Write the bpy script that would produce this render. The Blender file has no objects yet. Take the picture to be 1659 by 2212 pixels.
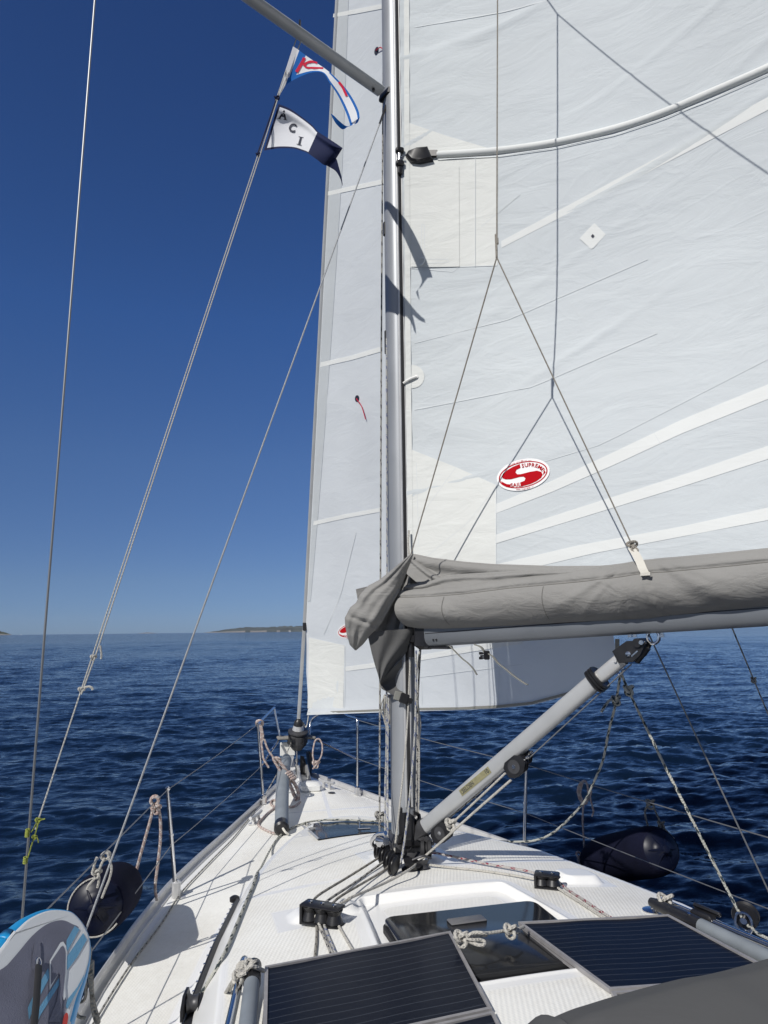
import bpy, bmesh, math, random
import numpy as np
from mathutils import Vector, Matrix
rnd = random.Random(7)
R = math.radians
C = bpy.context.scene.collection

# ---------------------------------------------------------------- camera, sky, sun, exposure
F, CX, CY = 1555.0, 829.5, 1106.0            # focal length in the pixels of a 1659 x 2212 picture
PITCH, ROLL, YAW = R(9.34), R(0.63), R(-14.7)
CAM = np.array([-1.16, -4.05, 2.85])          # boat frame: x starboard, y forward, z up from the water, mast at 0,0
Rv = np.array([math.cos(YAW), math.sin(YAW), 0]); Fv = np.array([-math.sin(YAW), math.cos(YAW), 0]); Zv = np.array([0, 0, 1.0])
c_, s_ = math.cos(ROLL), math.sin(ROLL)
Bv = -math.sin(PITCH)*Fv + math.cos(PITCH)*Zv
Wv = math.cos(PITCH)*Fv + math.sin(PITCH)*Zv
cam_r = c_*Rv - s_*Bv; cam_u = s_*Rv + c_*Bv
cd = bpy.data.cameras.new('camera'); cam = bpy.data.objects.new('camera', cd); C.objects.link(cam)
cd.sensor_fit = 'VERTICAL'; cd.sensor_height = 24; cd.lens = 24*F/2212; cd.clip_start = 0.05; cd.clip_end = 60000
m = Matrix.Identity(4)
for i in range(3):
    m[i][0] = cam_r[i]; m[i][1] = cam_u[i]; m[i][2] = -Wv[i]; m[i][3] = CAM[i]
cam.matrix_world = m
bpy.context.scene.camera = cam
SUN_AZ, SUN_EL = 49.0, 39.3                   # light travels towards this bearing from the bow
w = bpy.data.worlds.new('World'); bpy.context.scene.world = w; w.use_nodes = True
wn = w.node_tree.nodes; bg = wn['Background']; sk = wn.new('ShaderNodeTexSky')
sk.sky_type = 'NISHITA'; sk.sun_disc = False; sk.sun_elevation = R(SUN_EL)
sk.sun_rotation = R(SUN_AZ+180); sk.altitude = 1000; sk.air_density = 0.5; sk.dust_density = 0.3; sk.ozone_density = 8.0
bg.inputs[1].default_value = 0.058
# clear dry air: a deeper blue overhead and a grey-blue band of sea haze low down
tcw = wn.new('ShaderNodeTexCoord'); spw = wn.new('ShaderNodeSeparateXYZ'); rpw = wn.new('ShaderNodeValToRGB'); mlw = wn.new('ShaderNodeVectorMath'); mlw.operation = 'MULTIPLY'; scw = wn.new('ShaderNodeVectorMath'); scw.operation = 'SCALE'; scw.inputs[3].default_value = 2.0
lw = w.node_tree.links; lw.new(tcw.outputs['Generated'], spw.inputs[0]); lw.new(spw.outputs[2], rpw.inputs[0]); lw.new(sk.outputs[0], mlw.inputs[0]); lw.new(rpw.outputs[0], mlw.inputs[1]); lw.new(mlw.outputs[0], scw.inputs[0]); 
dtw = wn.new('ShaderNodeVectorMath'); dtw.operation = 'DOT_PRODUCT'; dtw.inputs[1].default_value = (math.sin(R(SUN_AZ)), math.cos(R(SUN_AZ)), 0); mrw = wn.new('ShaderNodeMapRange'); mrw.interpolation_type = 'SMOOTHSTEP'; mrw.inputs[1].default_value = -.35; mrw.inputs[2].default_value = .12
hsw = wn.new('ShaderNodeHueSaturation'); hsw.inputs['Saturation'].default_value = .62; hsw.inputs['Value'].default_value = 1.05; mxw = wn.new('ShaderNodeMix'); mxw.data_type = 'RGBA'
lw.new(tcw.outputs['Generated'], dtw.inputs[0]); lw.new(dtw.outputs['Value'], mrw.inputs[0]); lw.new(sk.outputs[0], hsw.inputs['Color']); lw.new(mrw.outputs[0], mxw.inputs[0]); lw.new(hsw.outputs[0], mxw.inputs[6]); lw.new(scw.outputs[0], mxw.inputs[7]); lw.new(mxw.outputs[2], bg.inputs[0])
rpw.color_ramp.elements[0].position = 0.0; rpw.color_ramp.elements[0].color = (.36, .355, .39, 1)
rpw.color_ramp.elements[1].position = 1.0; rpw.color_ramp.elements[1].color = (.58, .74, .94, 1)
for p_, c3 in ((.068, (.565, .50, .46)), (.228, (.71, .715, .708)), (.405, (.63, .80, .945)), (.69, (.576, .738, .945))):
    e_ = rpw.color_ramp.elements.new(p_); e_.color = (*c3, 1)
sd = bpy.data.lights.new('sun', 'SUN'); sun = bpy.data.objects.new('sun', sd); C.objects.link(sun)
sd.energy = 3.3; sd.angle = R(0.5); sd.color = (1.0, 0.965, 0.915)
SDIR = Vector((math.cos(R(SUN_EL))*math.sin(R(SUN_AZ)), math.cos(R(SUN_EL))*math.cos(R(SUN_AZ)), -math.sin(R(SUN_EL))))
sun.rotation_euler = SDIR.to_track_quat('-Z', 'Y').to_euler(); sun.location = (-20, -15, 30)
sc = bpy.context.scene
sc.view_settings.view_transform = 'Standard'; sc.view_settings.look = 'None'; sc.view_settings.gamma = 1; sc.view_settings.exposure = 0.30
sc.cycles.max_bounces = 6; sc.cycles.transparent_max_bounces = 8

# ---------------------------------------------------------------- measuring helpers
def ray(px, py):
    u = (px-CX)/F; v = -(py-CY)/F
    a = u*c_+v*s_; b = -u*s_+v*c_
    return a*Rv + b*Bv + Wv
def plane(px, py, p, n):
    r = ray(px, py); p = np.array(p, float); n = np.array(n, float)
    return CAM + r*np.dot(p-CAM, n)/np.dot(r, n)
def atz(px, py, z): return plane(px, py, (0, 0, z), (0, 0, 1))
def atx(px, py, x): return plane(px, py, (x, 0, 0), (1, 0, 0))
def aty(px, py, y): return plane(px, py, (0, y, 0), (0, 1, 0))
def atd(px, py, d):
    return CAM + ray(px, py)*d                # d metres in front of the camera
def proj(P):
    d = np.array(P, float)-CAM; f = d@Wv; a = d@Rv; b = d@Bv
    return CX+F*(a*c_-b*s_)/f, CY-F*(a*s_+b*c_)/f
def sstep(a, b, x):
    t = np.clip((x-a)/(b-a), 0, 1); return t*t*(3-2*t)

# ---------------------------------------------------------------- the deck as a height function
YB = [-4.6, -3, -2, -1, -.2, .5, 1.1, 1.6, 2.1, 2.6, 3.1, 3.6, 4.0, 4.15]
BB = [1.70, 1.75, 1.73, 1.66, 1.57, 1.43, 1.27, 1.09, .89, .70, .51, .33, .17, .07]
YW = [-4.6, -2, -1, -.5, .1, .5, .9, 1.2, 1.5, 1.7, 1.85, 1.95, 4.2]
WW = [1.25, 1.22, 1.14, 1.05, .91, .79, .65, .54, .41, .29, .16, 0.0, -2.2]
YR = [-4.6, -2, -1, 0, .9, 1.5, 1.95, 4.2]
ZR = [1.74, 1.71, 1.68, 1.63, 1.53, 1.45, 1.40, 1.2]
def smooth_i(y, X, V):
    h = .12
    return (np.interp(y-h, X, V)+2*np.interp(y, X, V)+np.interp(y+h, X, V))/4
def bfun(y): return smooth_i(y, YB, BB)
def wfun(y): return np.interp(y, YW, WW)
def zedge(y): return 1.2 + .013*np.maximum(0, y)**1.3
def rounded(x, y, x0, x1, y0, y1, r):         # signed distance inside a rounded rectangle (positive inside)
    qx = np.abs(x-(x0+x1)/2)-(x1-x0)/2+r; qy = np.abs(y-(y0+y1)/2)-(y1-y0)/2+r
    return r-(np.hypot(np.maximum(qx, 0), np.maximum(qy, 0))+np.minimum(np.maximum(qx, qy), 0))
def recess(x, y):
    sx = .345+.075*np.clip((-.63-y)/.9, 0, 1)
    return rounded((x+.05)/sx*.4, y, -.4, .4, -1.60, -.63, .03)
def zdeck(x, y):
    x = np.asarray(x, float); y = np.asarray(y, float)
    b = bfun(y); base = zedge(y)+.05*(1-np.clip(np.abs(x)/np.maximum(b, .05), 0, 1)**2)
    roof = np.interp(y, YR, ZR)-.075*(x/1.1)**2
    d = np.minimum(wfun(y)-np.abs(x), (1.95-y)*.75)
    t = .5*sstep(-.13, .13, d)+.5*np.clip((d+.12)/.24, 0, 1)
    z = base*(1-t)+np.maximum(roof, base)*t
    rc = recess(x, y); z = z-.032*sstep(-.010, .018, rc)
    z = z+.004*sstep(-.030, -.012, rc)*(1-sstep(-.012, .01, rc))
    for (qx, qy, rx, ry, h) in ((-.575, -.72, .165, .105, .022), (.70, -.62, .12, .10, .035), (0, -.03, .2, .2, .02)):
        q = ((np.abs(x-qx)/rx)**4+(np.abs(y-qy)/ry)**4)**.25; z = z+h*(1-sstep(.66, 1.0, q))
    return z
def atdeck(px, py, off=0.0):
    zs = np.linspace(1.95, 1.05, 700); r = ray(px, py); k = (zs-CAM[2])/r[2]
    g = zdeck(CAM[0]+r[0]*k, CAM[1]+r[1]*k)+off-zs; i = int(np.argmax(g >= 0)) if (g >= 0).any() else 350
    i = max(i, 1); t = g[i-1]/(g[i-1]-g[i]+1e-12); return atz(px, py, zs[i-1]+(zs[i]-zs[i-1])*t)

# ---------------------------------------------------------------- materials
def mat(name, col, rough=.5, metal=0.0, spec=.5, bump=0, bscale=50, var=0, vscale=3, coat=0, trans=0):
    mt = bpy.data.materials.new(name); mt.use_nodes = True
    nt = mt.node_tree; p = nt.nodes['Principled BSDF']
    p.inputs['Base Color'].default_value = (*col, 1); p.inputs['Roughness'].default_value = rough
    p.inputs['Metallic'].default_value = metal; p.inputs['Specular IOR Level'].default_value = spec
    p.inputs['Coat Weight'].default_value = coat
    tc = nt.nodes.new('ShaderNodeTexCoord')
    if var:
        n = nt.nodes.new('ShaderNodeTexNoise'); n.inputs['Scale'].default_value = vscale; n.inputs['Detail'].default_value = 6
        nt.links.new(tc.outputs['Object'], n.inputs['Vector'])
        r = nt.nodes.new('ShaderNodeValToRGB'); r.color_ramp.elements[0].position = .3; r.color_ramp.elements[1].position = .7
        r.color_ramp.elements[0].color = (*[c*(1-var) for c in col], 1); r.color_ramp.elements[1].color = (*[min(1, c*(1+var)) for c in col], 1)
        nt.links.new(n.outputs[0], r.inputs[0]); nt.links.new(r.outputs[0], p.inputs['Base Color'])
        mr = nt.nodes.new('ShaderNodeMapRange'); mr.inputs[3].default_value = rough*.85; mr.inputs[4].default_value = min(1, rough*1.2)
        nt.links.new(n.outputs[0], mr.inputs[0]); nt.links.new(mr.outputs[0], p.inputs['Roughness'])
    if bump:
        n2 = nt.nodes.new('ShaderNodeTexNoise'); n2.inputs['Scale'].default_value = bscale; n2.inputs['Detail'].default_value = 4
        nt.links.new(tc.outputs['Object'], n2.inputs['Vector'])
        bp = nt.nodes.new('ShaderNodeBump'); bp.inputs['Strength'].default_value = bump; bp.inputs['Distance'].default_value = .01
        nt.links.new(n2.outputs[0], bp.inputs['Height']); nt.links.new(bp.outputs[0], p.inputs['Normal'])
    return mt
def nodes(mt): return mt.node_tree.nodes, mt.node_tree.links, mt.node_tree.nodes['Principled BSDF']
def math_n(nt, op, a, b=None, c=None):
    n = nt.nodes.new('ShaderNodeMath'); n.operation = op
    for i, v in enumerate((a, b, c)):
        if v is None: continue
        if isinstance(v, (int, float)): n.inputs[i].default_value = v
        else: nt.links.new(v, n.inputs[i])
    return n.outputs[0]
def rope_mat(name, base, fleck, amount=.35, pitch=14, braid=70):
    mt = mat(name, base, .85, spec=.2); nt = mt.node_tree; p = nt.nodes['Principled BSDF']
    uv = nt.nodes.new('ShaderNodeUVMap'); sp = nt.nodes.new('ShaderNodeSeparateXYZ'); nt.links.new(uv.outputs[0], sp.inputs[0])
    u, v = sp.outputs[0], sp.outputs[1]
    nv = nt.nodes.new('ShaderNodeTexNoise'); nv.inputs['Scale'].default_value = 3.0; nt.links.new(uv.outputs[0], nv.inputs['Vector']); v = math_n(nt, 'ADD', v, math_n(nt, 'MULTIPLY', nv.outputs[0], .10))
    a = math_n(nt, 'FRACT', math_n(nt, 'ADD', math_n(nt, 'MULTIPLY', v, pitch), u))
    b = math_n(nt, 'FRACT', math_n(nt, 'SUBTRACT', math_n(nt, 'MULTIPLY', v, pitch*2.3), math_n(nt, 'MULTIPLY', u, 2)))
    f = math_n(nt, 'MULTIPLY', math_n(nt, 'LESS_THAN', a, amount), math_n(nt, 'LESS_THAN', b, .62))
    nz = nt.nodes.new('ShaderNodeTexNoise'); nz.inputs['Scale'].default_value = 9; nt.links.new(uv.outputs[0], nz.inputs['Vector'])
    mx = nt.nodes.new('ShaderNodeMix'); mx.data_type = 'RGBA'
    mx.inputs[6].default_value = (*base, 1); mx.inputs[7].default_value = (*[c*.72 for c in base], 1); nt.links.new(nz.outputs[0], mx.inputs[0])
    m2 = nt.nodes.new('ShaderNodeMix'); m2.data_type = 'RGBA'; nt.links.new(f, m2.inputs[0]); nt.links.new(mx.outputs[2], m2.inputs[6]); m2.inputs[7].default_value = (*fleck, 1)
    nt.links.new(m2.outputs[2], p.inputs['Base Color'])
    h = math_n(nt, 'ADD', math_n(nt, 'SINE', math_n(nt, 'MULTIPLY', math_n(nt, 'ADD', math_n(nt, 'MULTIPLY', v, braid), math_n(nt, 'MULTIPLY', u, 3)), 6.283)),
               math_n(nt, 'SINE', math_n(nt, 'MULTIPLY', math_n(nt, 'SUBTRACT', math_n(nt, 'MULTIPLY', v, braid), math_n(nt, 'MULTIPLY', u, 3)), 6.283)))
    bp = nt.nodes.new('ShaderNodeBump'); bp.inputs['Strength'].default_value = .6; bp.inputs['Distance'].default_value = .002
    nt.links.new(h, bp.inputs['Height']); nt.links.new(bp.outputs[0], p.inputs['Normal'])
    return mt
def cloth_mat(name, col, weave=900, wr=.15, transl=.2, rough=.75, crease=.5, cscale=2.2, var=.05):
    mt = mat(name, col, rough, spec=.25, var=var, vscale=1.3); nt = mt.node_tree; p = nt.nodes['Principled BSDF']
    tc = nt.nodes.new('ShaderNodeTexCoord')
    n1 = nt.nodes.new('ShaderNodeTexNoise'); n1.inputs['Scale'].default_value = cscale; n1.inputs['Detail'].default_value = 7; n1.inputs['Roughness'].default_value = .55; n1.inputs['Distortion'].default_value = .6
    mp = nt.nodes.new('ShaderNodeMapping'); mp.inputs['Scale'].default_value = (1, 1, 2.6); nt.links.new(tc.outputs['Object'], mp.inputs[0]); nt.links.new(mp.outputs[0], n1.inputs['Vector'])
    v1 = nt.nodes.new('ShaderNodeTexVoronoi'); v1.feature = 'DISTANCE_TO_EDGE'; v1.inputs['Scale'].default_value = 2.7
    wv = nt.nodes.new('ShaderNodeMixRGB'); wv.inputs[0].default_value = .18; nt.links.new(mp.outputs[0], wv.inputs[1]); nt.links.new(n1.outputs[1], wv.inputs[2]); nt.links.new(wv.outputs[0], v1.inputs['Vector'])
    cr = nt.nodes.new('ShaderNodeMapRange'); cr.inputs[1].default_value = 0; cr.inputs[2].default_value = .06; cr.inputs[3].default_value = 1; cr.inputs[4].default_value = 0; nt.links.new(v1.outputs[0], cr.inputs[0])
    n3 = nt.nodes.new('ShaderNodeTexNoise'); n3.inputs['Scale'].default_value = 1.1; nt.links.new(tc.outputs['Object'], n3.inputs['Vector'])
    crm = math_n(nt, 'MULTIPLY', cr.outputs[0], math_n(nt, 'MULTIPLY', math_n(nt, 'GREATER_THAN', n3.outputs[0], .5), .10))
    n2 = nt.nodes.new('ShaderNodeTexNoise'); n2.inputs['Scale'].default_value = weave; nt.links.new(tc.outputs['Object'], n2.inputs['Vector'])
    h = math_n(nt, 'ADD', math_n(nt, 'ADD', n1.outputs[0], math_n(nt, 'MULTIPLY', crm, crease)), math_n(nt, 'MULTIPLY', n2.outputs[0], .012))
    bp = nt.nodes.new('ShaderNodeBump'); bp.inputs['Strength'].default_value = wr; bp.inputs['Distance'].default_value = .05
    nt.links.new(h, bp.inputs['Height']); nt.links.new(bp.outputs[0], p.inputs['Normal'])
    if transl:
        out = nt.nodes['Material Output']; tr = nt.nodes.new('ShaderNodeBsdfTranslucent'); tr.inputs[0].default_value = (*col, 1); nt.links.new(bp.outputs[0], tr.inputs['Normal'])
        ms = nt.nodes.new('ShaderNodeMixShader'); ms.inputs[0].default_value = transl
        nt.links.new(p.outputs[0], ms.inputs[1]); nt.links.new(tr.outputs[0], ms.inputs[2]); nt.links.new(ms.outputs[0], out.inputs[0])
    return mt

M = {}
M['alu'] = mat('anodised_aluminium', (.46, .47, .475), .42, .35, var=.06, vscale=6)
M['alu_mast'] = mat('mast_aluminium', (.33, .345, .365), .46, .35, var=.05, vscale=4)
M['alu_boom'] = mat('boom_aluminium', (.19, .205, .225), .42, .4, var=.05, vscale=4)
M['alu_light'] = mat('bare_aluminium', (.58, .58, .575), .38, .45, var=.06, vscale=12)
M['steel'] = mat('stainless_steel', (.62, .62, .63), .14, 1.0, var=.05, vscale=20)
M['wire'] = mat('stainless_wire', (.20, .205, .21), .45, .5)
M['wire_bright'] = mat('bright_wire', (.34, .35, .36), .45, .5, bump=.4, bscale=400)
M['black'] = mat('black_plastic', (.014, .014, .016), .38, 0, .5, var=.2, vscale=25)
M['black_matt'] = mat('matt_black', (.02, .02, .022), .7)
M['dkgrey'] = mat('dark_grey_metal', (.075, .075, .08), .45, .5, var=.15, vscale=20)
M['gelcoat'] = mat('smooth_gelcoat', (.72, .72, .69), .28, 0, .5, var=.02, vscale=2)
M['hullwhite'] = mat('hull_gelcoat', (.75, .75, .73), .2, coat=.3)
M['white_plastic'] = mat('white_plastic', (.7, .7, .68), .4)
M['glass_dark'] = mat('smoked_acrylic', (.018, .019, .021), .13, 0, .22)
M['handle'] = mat('grey_hatch_handle', (.16, .16, .165), .5, .2, var=.1, vscale=40)
M['glass_front'] = mat('dark_front_acrylic', (.008, .010, .016), .10, 0, .12)
M['seat'] = mat('weathered_seat_board', (.22, .21, .19), .8, var=.2, vscale=30, bump=.3)
M['sail'] = cloth_mat('sailcloth', (.645, .685, .70), wr=.30, transl=.20)
M['sail_fore'] = cloth_mat('genoa_cloth', (.77, .805, .82), wr=.14, transl=.30)
M['tape'] = cloth_mat('sail_tape', (.755, .775, .765), wr=.12, transl=.14)
M['cream'] = cloth_mat('cream_patch', (.72, .735, .71), wr=.22, transl=.10, cscale=3)
M['stitch'] = mat('grey_stitching', (.66, .69, .70), .8)
M['luff'] = cloth_mat('grey_luff_strip', (.54, .575, .60), wr=.10, transl=.15)
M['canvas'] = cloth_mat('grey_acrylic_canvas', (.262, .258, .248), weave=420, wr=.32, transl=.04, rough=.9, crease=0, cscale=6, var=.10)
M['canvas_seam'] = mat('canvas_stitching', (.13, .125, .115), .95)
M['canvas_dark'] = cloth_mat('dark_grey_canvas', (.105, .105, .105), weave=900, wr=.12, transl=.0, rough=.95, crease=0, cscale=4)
M['canvas_hood'] = cloth_mat('sprayhood_canvas', (.088, .089, .09), weave=330, wr=.10, transl=.0, rough=.95, crease=0, cscale=3)
M['strap'] = mat('grey_webbing', (.22, .22, .2), .9)
M['web_white'] = mat('white_webbing', (.62, .6, .54), .8, bump=.4, bscale=300)
M['navy'] = mat('navy_fender_cloth', (.007, .008, .020), .95, spec=.08, bump=.25, bscale=160, var=.25, vscale=6)
M['navy_gloss'] = mat('navy_vinyl', (.004, .006, .018), .38, 0, .22)
M['flag_white'] = cloth_mat('flag_white', (.72, .73, .76), weave=600, wr=.1, transl=.3, crease=0)
M['flag_navy'] = cloth_mat('flag_navy', (.012, .018, .06), weave=600, wr=.1, transl=.2, crease=0)
M['flag_blue'] = cloth_mat('flag_blue', (.01, .12, .42), weave=600, wr=.1, transl=.3, crease=0)
M['flag_red'] = cloth_mat('flag_red', (.55, .015, .05), weave=600, wr=.1, transl=.2, crease=0)
M['ink'] = mat('dark_lettering', (.012, .016, .035), .7)
M['red_ink'] = mat('red_print', (.42, .006, .012), .85, spec=.08)
M['white_ink'] = mat('white_print', (.80, .80, .80), .6)
M['gold'] = mat('gold_sticker', (.30, .28, .16), .45, .3, var=.15, vscale=60)
M['sup_white'] = mat('board_white', (.66, .68, .68), .45, bump=.15, bscale=250)
M['sup_blue'] = mat('board_blue_side', (.015, .26, .55), .35, bump=.05, bscale=80)
M['sup_grey'] = mat('board_grey_pad', (.15, .155, .20), .75, bump=.3, bscale=260, var=.12, vscale=8)
M['sup_lblue'] = mat('board_pale_blue', (.13, .33, .50), .7, bump=.3, bscale=260)
M['sup_red'] = mat('board_red', (.5, .04, .03), .6)
M['tube_grey'] = mat('grey_padded_tube', (.20, .225, .25), .6, var=.12, vscale=8)
M['chain'] = mat('galvanised', (.35, .35, .34), .5, .7, var=.2, vscale=40)
M['frame_grey'] = mat('panel_frame', (.34, .33, .33), .5, .3, var=.1, vscale=30)
M['r_blue'] = rope_mat('rope_white_blue_fleck', (.50, .50, .48), (.10, .13, .28), .3)
M['r_black'] = rope_mat('rope_white_black_fleck', (.44, .43, .40), (.03, .03, .04), .35)
M['r_green'] = rope_mat('rope_grey_green_fleck', (.56, .56, .50), (.05, .065, .07), .42, 9)
M['r_red'] = rope_mat('rope_white_red_fleck', (.55, .52, .50), (.25, .03, .06), .35)
M['r_pink'] = rope_mat('rope_pink_braid', (.50, .38, .34), (.62, .58, .55), .5, 20)
M['r_plain'] = rope_mat('rope_plain_white', (.60, .59, .55), (.58, .57, .53), .1)
M['r_white'] = rope_mat('rope_white', (.60, .58, .53), (.3, .3, .28), .12)
M['r_grey'] = rope_mat('rope_old_grey', (.36, .34, .30), (.12, .12, .11), .3)
M['r_cord'] = rope_mat('cord_beige', (.42, .39, .34), (.25, .22, .2), .2, 30, 150)
M['r_neon'] = rope_mat('cord_neon_yellow', (.42, .48, .10), (.1, .12, .03), .35, 40)
def deck_material():
    mt = mat('deck_gelcoat', (.70, .70, .665), .34, spec=.45); nt = mt.node_tree; p = nt.nodes['Principled BSDF']
    at = nt.nodes.new('ShaderNodeAttribute'); at.attribute_name = 'nonskid'
    tc = nt.nodes.new('ShaderNodeTexCoord'); sp = nt.nodes.new('ShaderNodeSeparateXYZ'); nt.links.new(tc.outputs['Object'], sp.inputs[0])
    def wave(a, b, f):
        q = math_n(nt, 'ADD', math_n(nt, 'MULTIPLY', sp.outputs[0], a*f), math_n(nt, 'MULTIPLY', sp.outputs[1], b*f))
        return math_n(nt, 'SINE', math_n(nt, 'MULTIPLY', q, 6.283))
    pat = math_n(nt, 'MULTIPLY', wave(.94, -.34, 62), math_n(nt, 'ADD', .6, math_n(nt, 'MULTIPLY', wave(.34, .94, 62), .4)))
    pm = math_n(nt, 'MULTIPLY', pat, at.outputs['Fac'])
    bp = nt.nodes.new('ShaderNodeBump'); bp.inputs['Strength'].default_value = .26; bp.inputs['Distance'].default_value = .0025
    nz = nt.nodes.new('ShaderNodeTexNoise'); nz.inputs['Scale'].default_value = 2.2; nz.inputs['Detail'].default_value = 8; nt.links.new(tc.outputs['Object'], nz.inputs['Vector'])
    ns = nt.nodes.new('ShaderNodeTexNoise'); ns.inputs['Scale'].default_value = 34; ns.inputs['Detail'].default_value = 5; nt.links.new(tc.outputs['Object'], ns.inputs['Vector'])
    nt.links.new(pm, bp.inputs['Height']); nt.links.new(bp.outputs[0], p.inputs['Normal'])
    dirt = math_n(nt, 'ADD', math_n(nt, 'MULTIPLY', nz.outputs[0], .7), math_n(nt, 'MULTIPLY', ns.outputs[0], .3))
    rp = nt.nodes.new('ShaderNodeValToRGB'); e = rp.color_ramp.elements
    e[0].position = .30; e[0].color = (.71, .695, .64, 1); e[1].position = .62; e[1].color = (.84, .835, .79, 1); nt.links.new(dirt, rp.inputs[0])
    m2 = nt.nodes.new('ShaderNodeMix'); m2.data_type = 'RGBA'; m2.inputs[6].default_value = (.83, .83, .81, 1); nt.links.new(rp.outputs[0], m2.inputs[7]); nt.links.new(at.outputs['Fac'], m2.inputs[0])
    nt.links.new(m2.outputs[2], p.inputs['Base Color'])
    rr = nt.nodes.new('ShaderNodeMapRange'); rr.inputs[3].default_value = .26; rr.inputs[4].default_value = .62; nt.links.new(at.outputs['Fac'], rr.inputs[0]); nt.links.new(rr.outputs[0], p.inputs['Roughness'])
    return mt
M['deck'] = deck_material()
def water_material():
    mt = mat('sea_water', (.003, .009, .022), .06, spec=.5); nt = mt.node_tree; p = nt.nodes['Principled BSDF']
    p.inputs['IOR'].default_value = 1.33
    tc = nt.nodes.new('ShaderNodeTexCoord')
    mp = nt.nodes.new('ShaderNodeMapping'); mp.inputs['Rotation'].default_value = (0, 0, R(-12)); mp.inputs['Scale'].default_value = (.55, 1.3, 1); nt.links.new(tc.outputs['Object'], mp.inputs[0])
    n1 = nt.nodes.new('ShaderNodeTexNoise'); n1.inputs['Scale'].default_value = 7.5; n1.inputs['Detail'].default_value = 4; n1.inputs['Roughness'].default_value = .6; nt.links.new(mp.outputs[0], n1.inputs['Vector'])
    sep = nt.nodes.new('ShaderNodeSeparateColor'); nt.links.new(n1.outputs[1], sep.inputs[0])
    ln = nt.nodes.new('ShaderNodeVectorMath'); ln.operation = 'LENGTH'; nt.links.new(tc.outputs['Object'], ln.inputs[0])
    mr = nt.nodes.new('ShaderNodeMapRange'); mr.inputs[1].default_value = 15; mr.inputs[2].default_value = 160; mr.inputs[3].default_value = .75; mr.inputs[4].default_value = 2.1; nt.links.new(ln.outputs['Value'], mr.inputs[0])
    nx = math_n(nt, 'MULTIPLY', math_n(nt, 'SUBTRACT', sep.outputs[0], .5), mr.outputs[0]); ny = math_n(nt, 'MULTIPLY', math_n(nt, 'SUBTRACT', sep.outputs[1], .5), mr.outputs[0])
    cb = nt.nodes.new('ShaderNodeCombineXYZ'); nt.links.new(nx, cb.inputs[0]); nt.links.new(ny, cb.inputs[1])
    ge = nt.nodes.new('ShaderNodeNewGeometry'); ad = nt.nodes.new('ShaderNodeVectorMath'); ad.operation = 'ADD'; nt.links.new(ge.outputs['Normal'], ad.inputs[0]); nt.links.new(cb.outputs[0], ad.inputs[1])
    nm = nt.nodes.new('ShaderNodeVectorMath'); nm.operation = 'NORMALIZE'; nt.links.new(ad.outputs[0], nm.inputs[0]); nt.links.new(nm.outputs[0], p.inputs['Normal'])
    return mt
M['water'] = water_material()
def panel_material():
    mt = mat('solar_cells', (.008, .012, .026), .3, 0, .05); nt = mt.node_tree; p = nt.nodes['Principled BSDF']
    uv = nt.nodes.new('ShaderNodeUVMap'); sp = nt.nodes.new('ShaderNodeSeparateXYZ'); nt.links.new(uv.outputs[0], sp.inputs[0])
    f = math_n(nt, 'LESS_THAN', math_n(nt, 'FRACT', math_n(nt, 'MULTIPLY', sp.outputs[1], 23.5)), .075)
    fc = math_n(nt, 'LESS_THAN', math_n(nt, 'FRACT', math_n(nt, 'MULTIPLY', sp.outputs[0], 500)), .25)
    tc = nt.nodes.new('ShaderNodeTexCoord'); nz = nt.nodes.new('ShaderNodeTexNoise'); nz.inputs['Scale'].default_value = 5; nz.inputs['Detail'].default_value = 7; nt.links.new(tc.outputs['Object'], nz.inputs['Vector'])
    mx = nt.nodes.new('ShaderNodeMix'); mx.data_type = 'RGBA'; mx.inputs[6].default_value = (.004, .007, .016, 1); mx.inputs[7].default_value = (.008, .011, .021, 1); nt.links.new(nz.outputs[0], mx.inputs[0])
    m2 = nt.nodes.new('ShaderNodeMix'); m2.data_type = 'RGBA'; m2.inputs[7].default_value = (.045, .052, .068, 1); nt.links.new(mx.outputs[2], m2.inputs[6])
    nt.links.new(f, m2.inputs[0]); nt.links.new(m2.outputs[2], p.inputs['Base Color'])
    bp = nt.nodes.new('ShaderNodeBump'); bp.inputs['Strength'].default_value = .12; bp.inputs['Distance'].default_value = .02; nt.links.new(nz.outputs[0], bp.inputs['Height']); nt.links.new(bp.outputs[0], p.inputs['Normal'])
    return mt
M['cells'] = panel_material()

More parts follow.
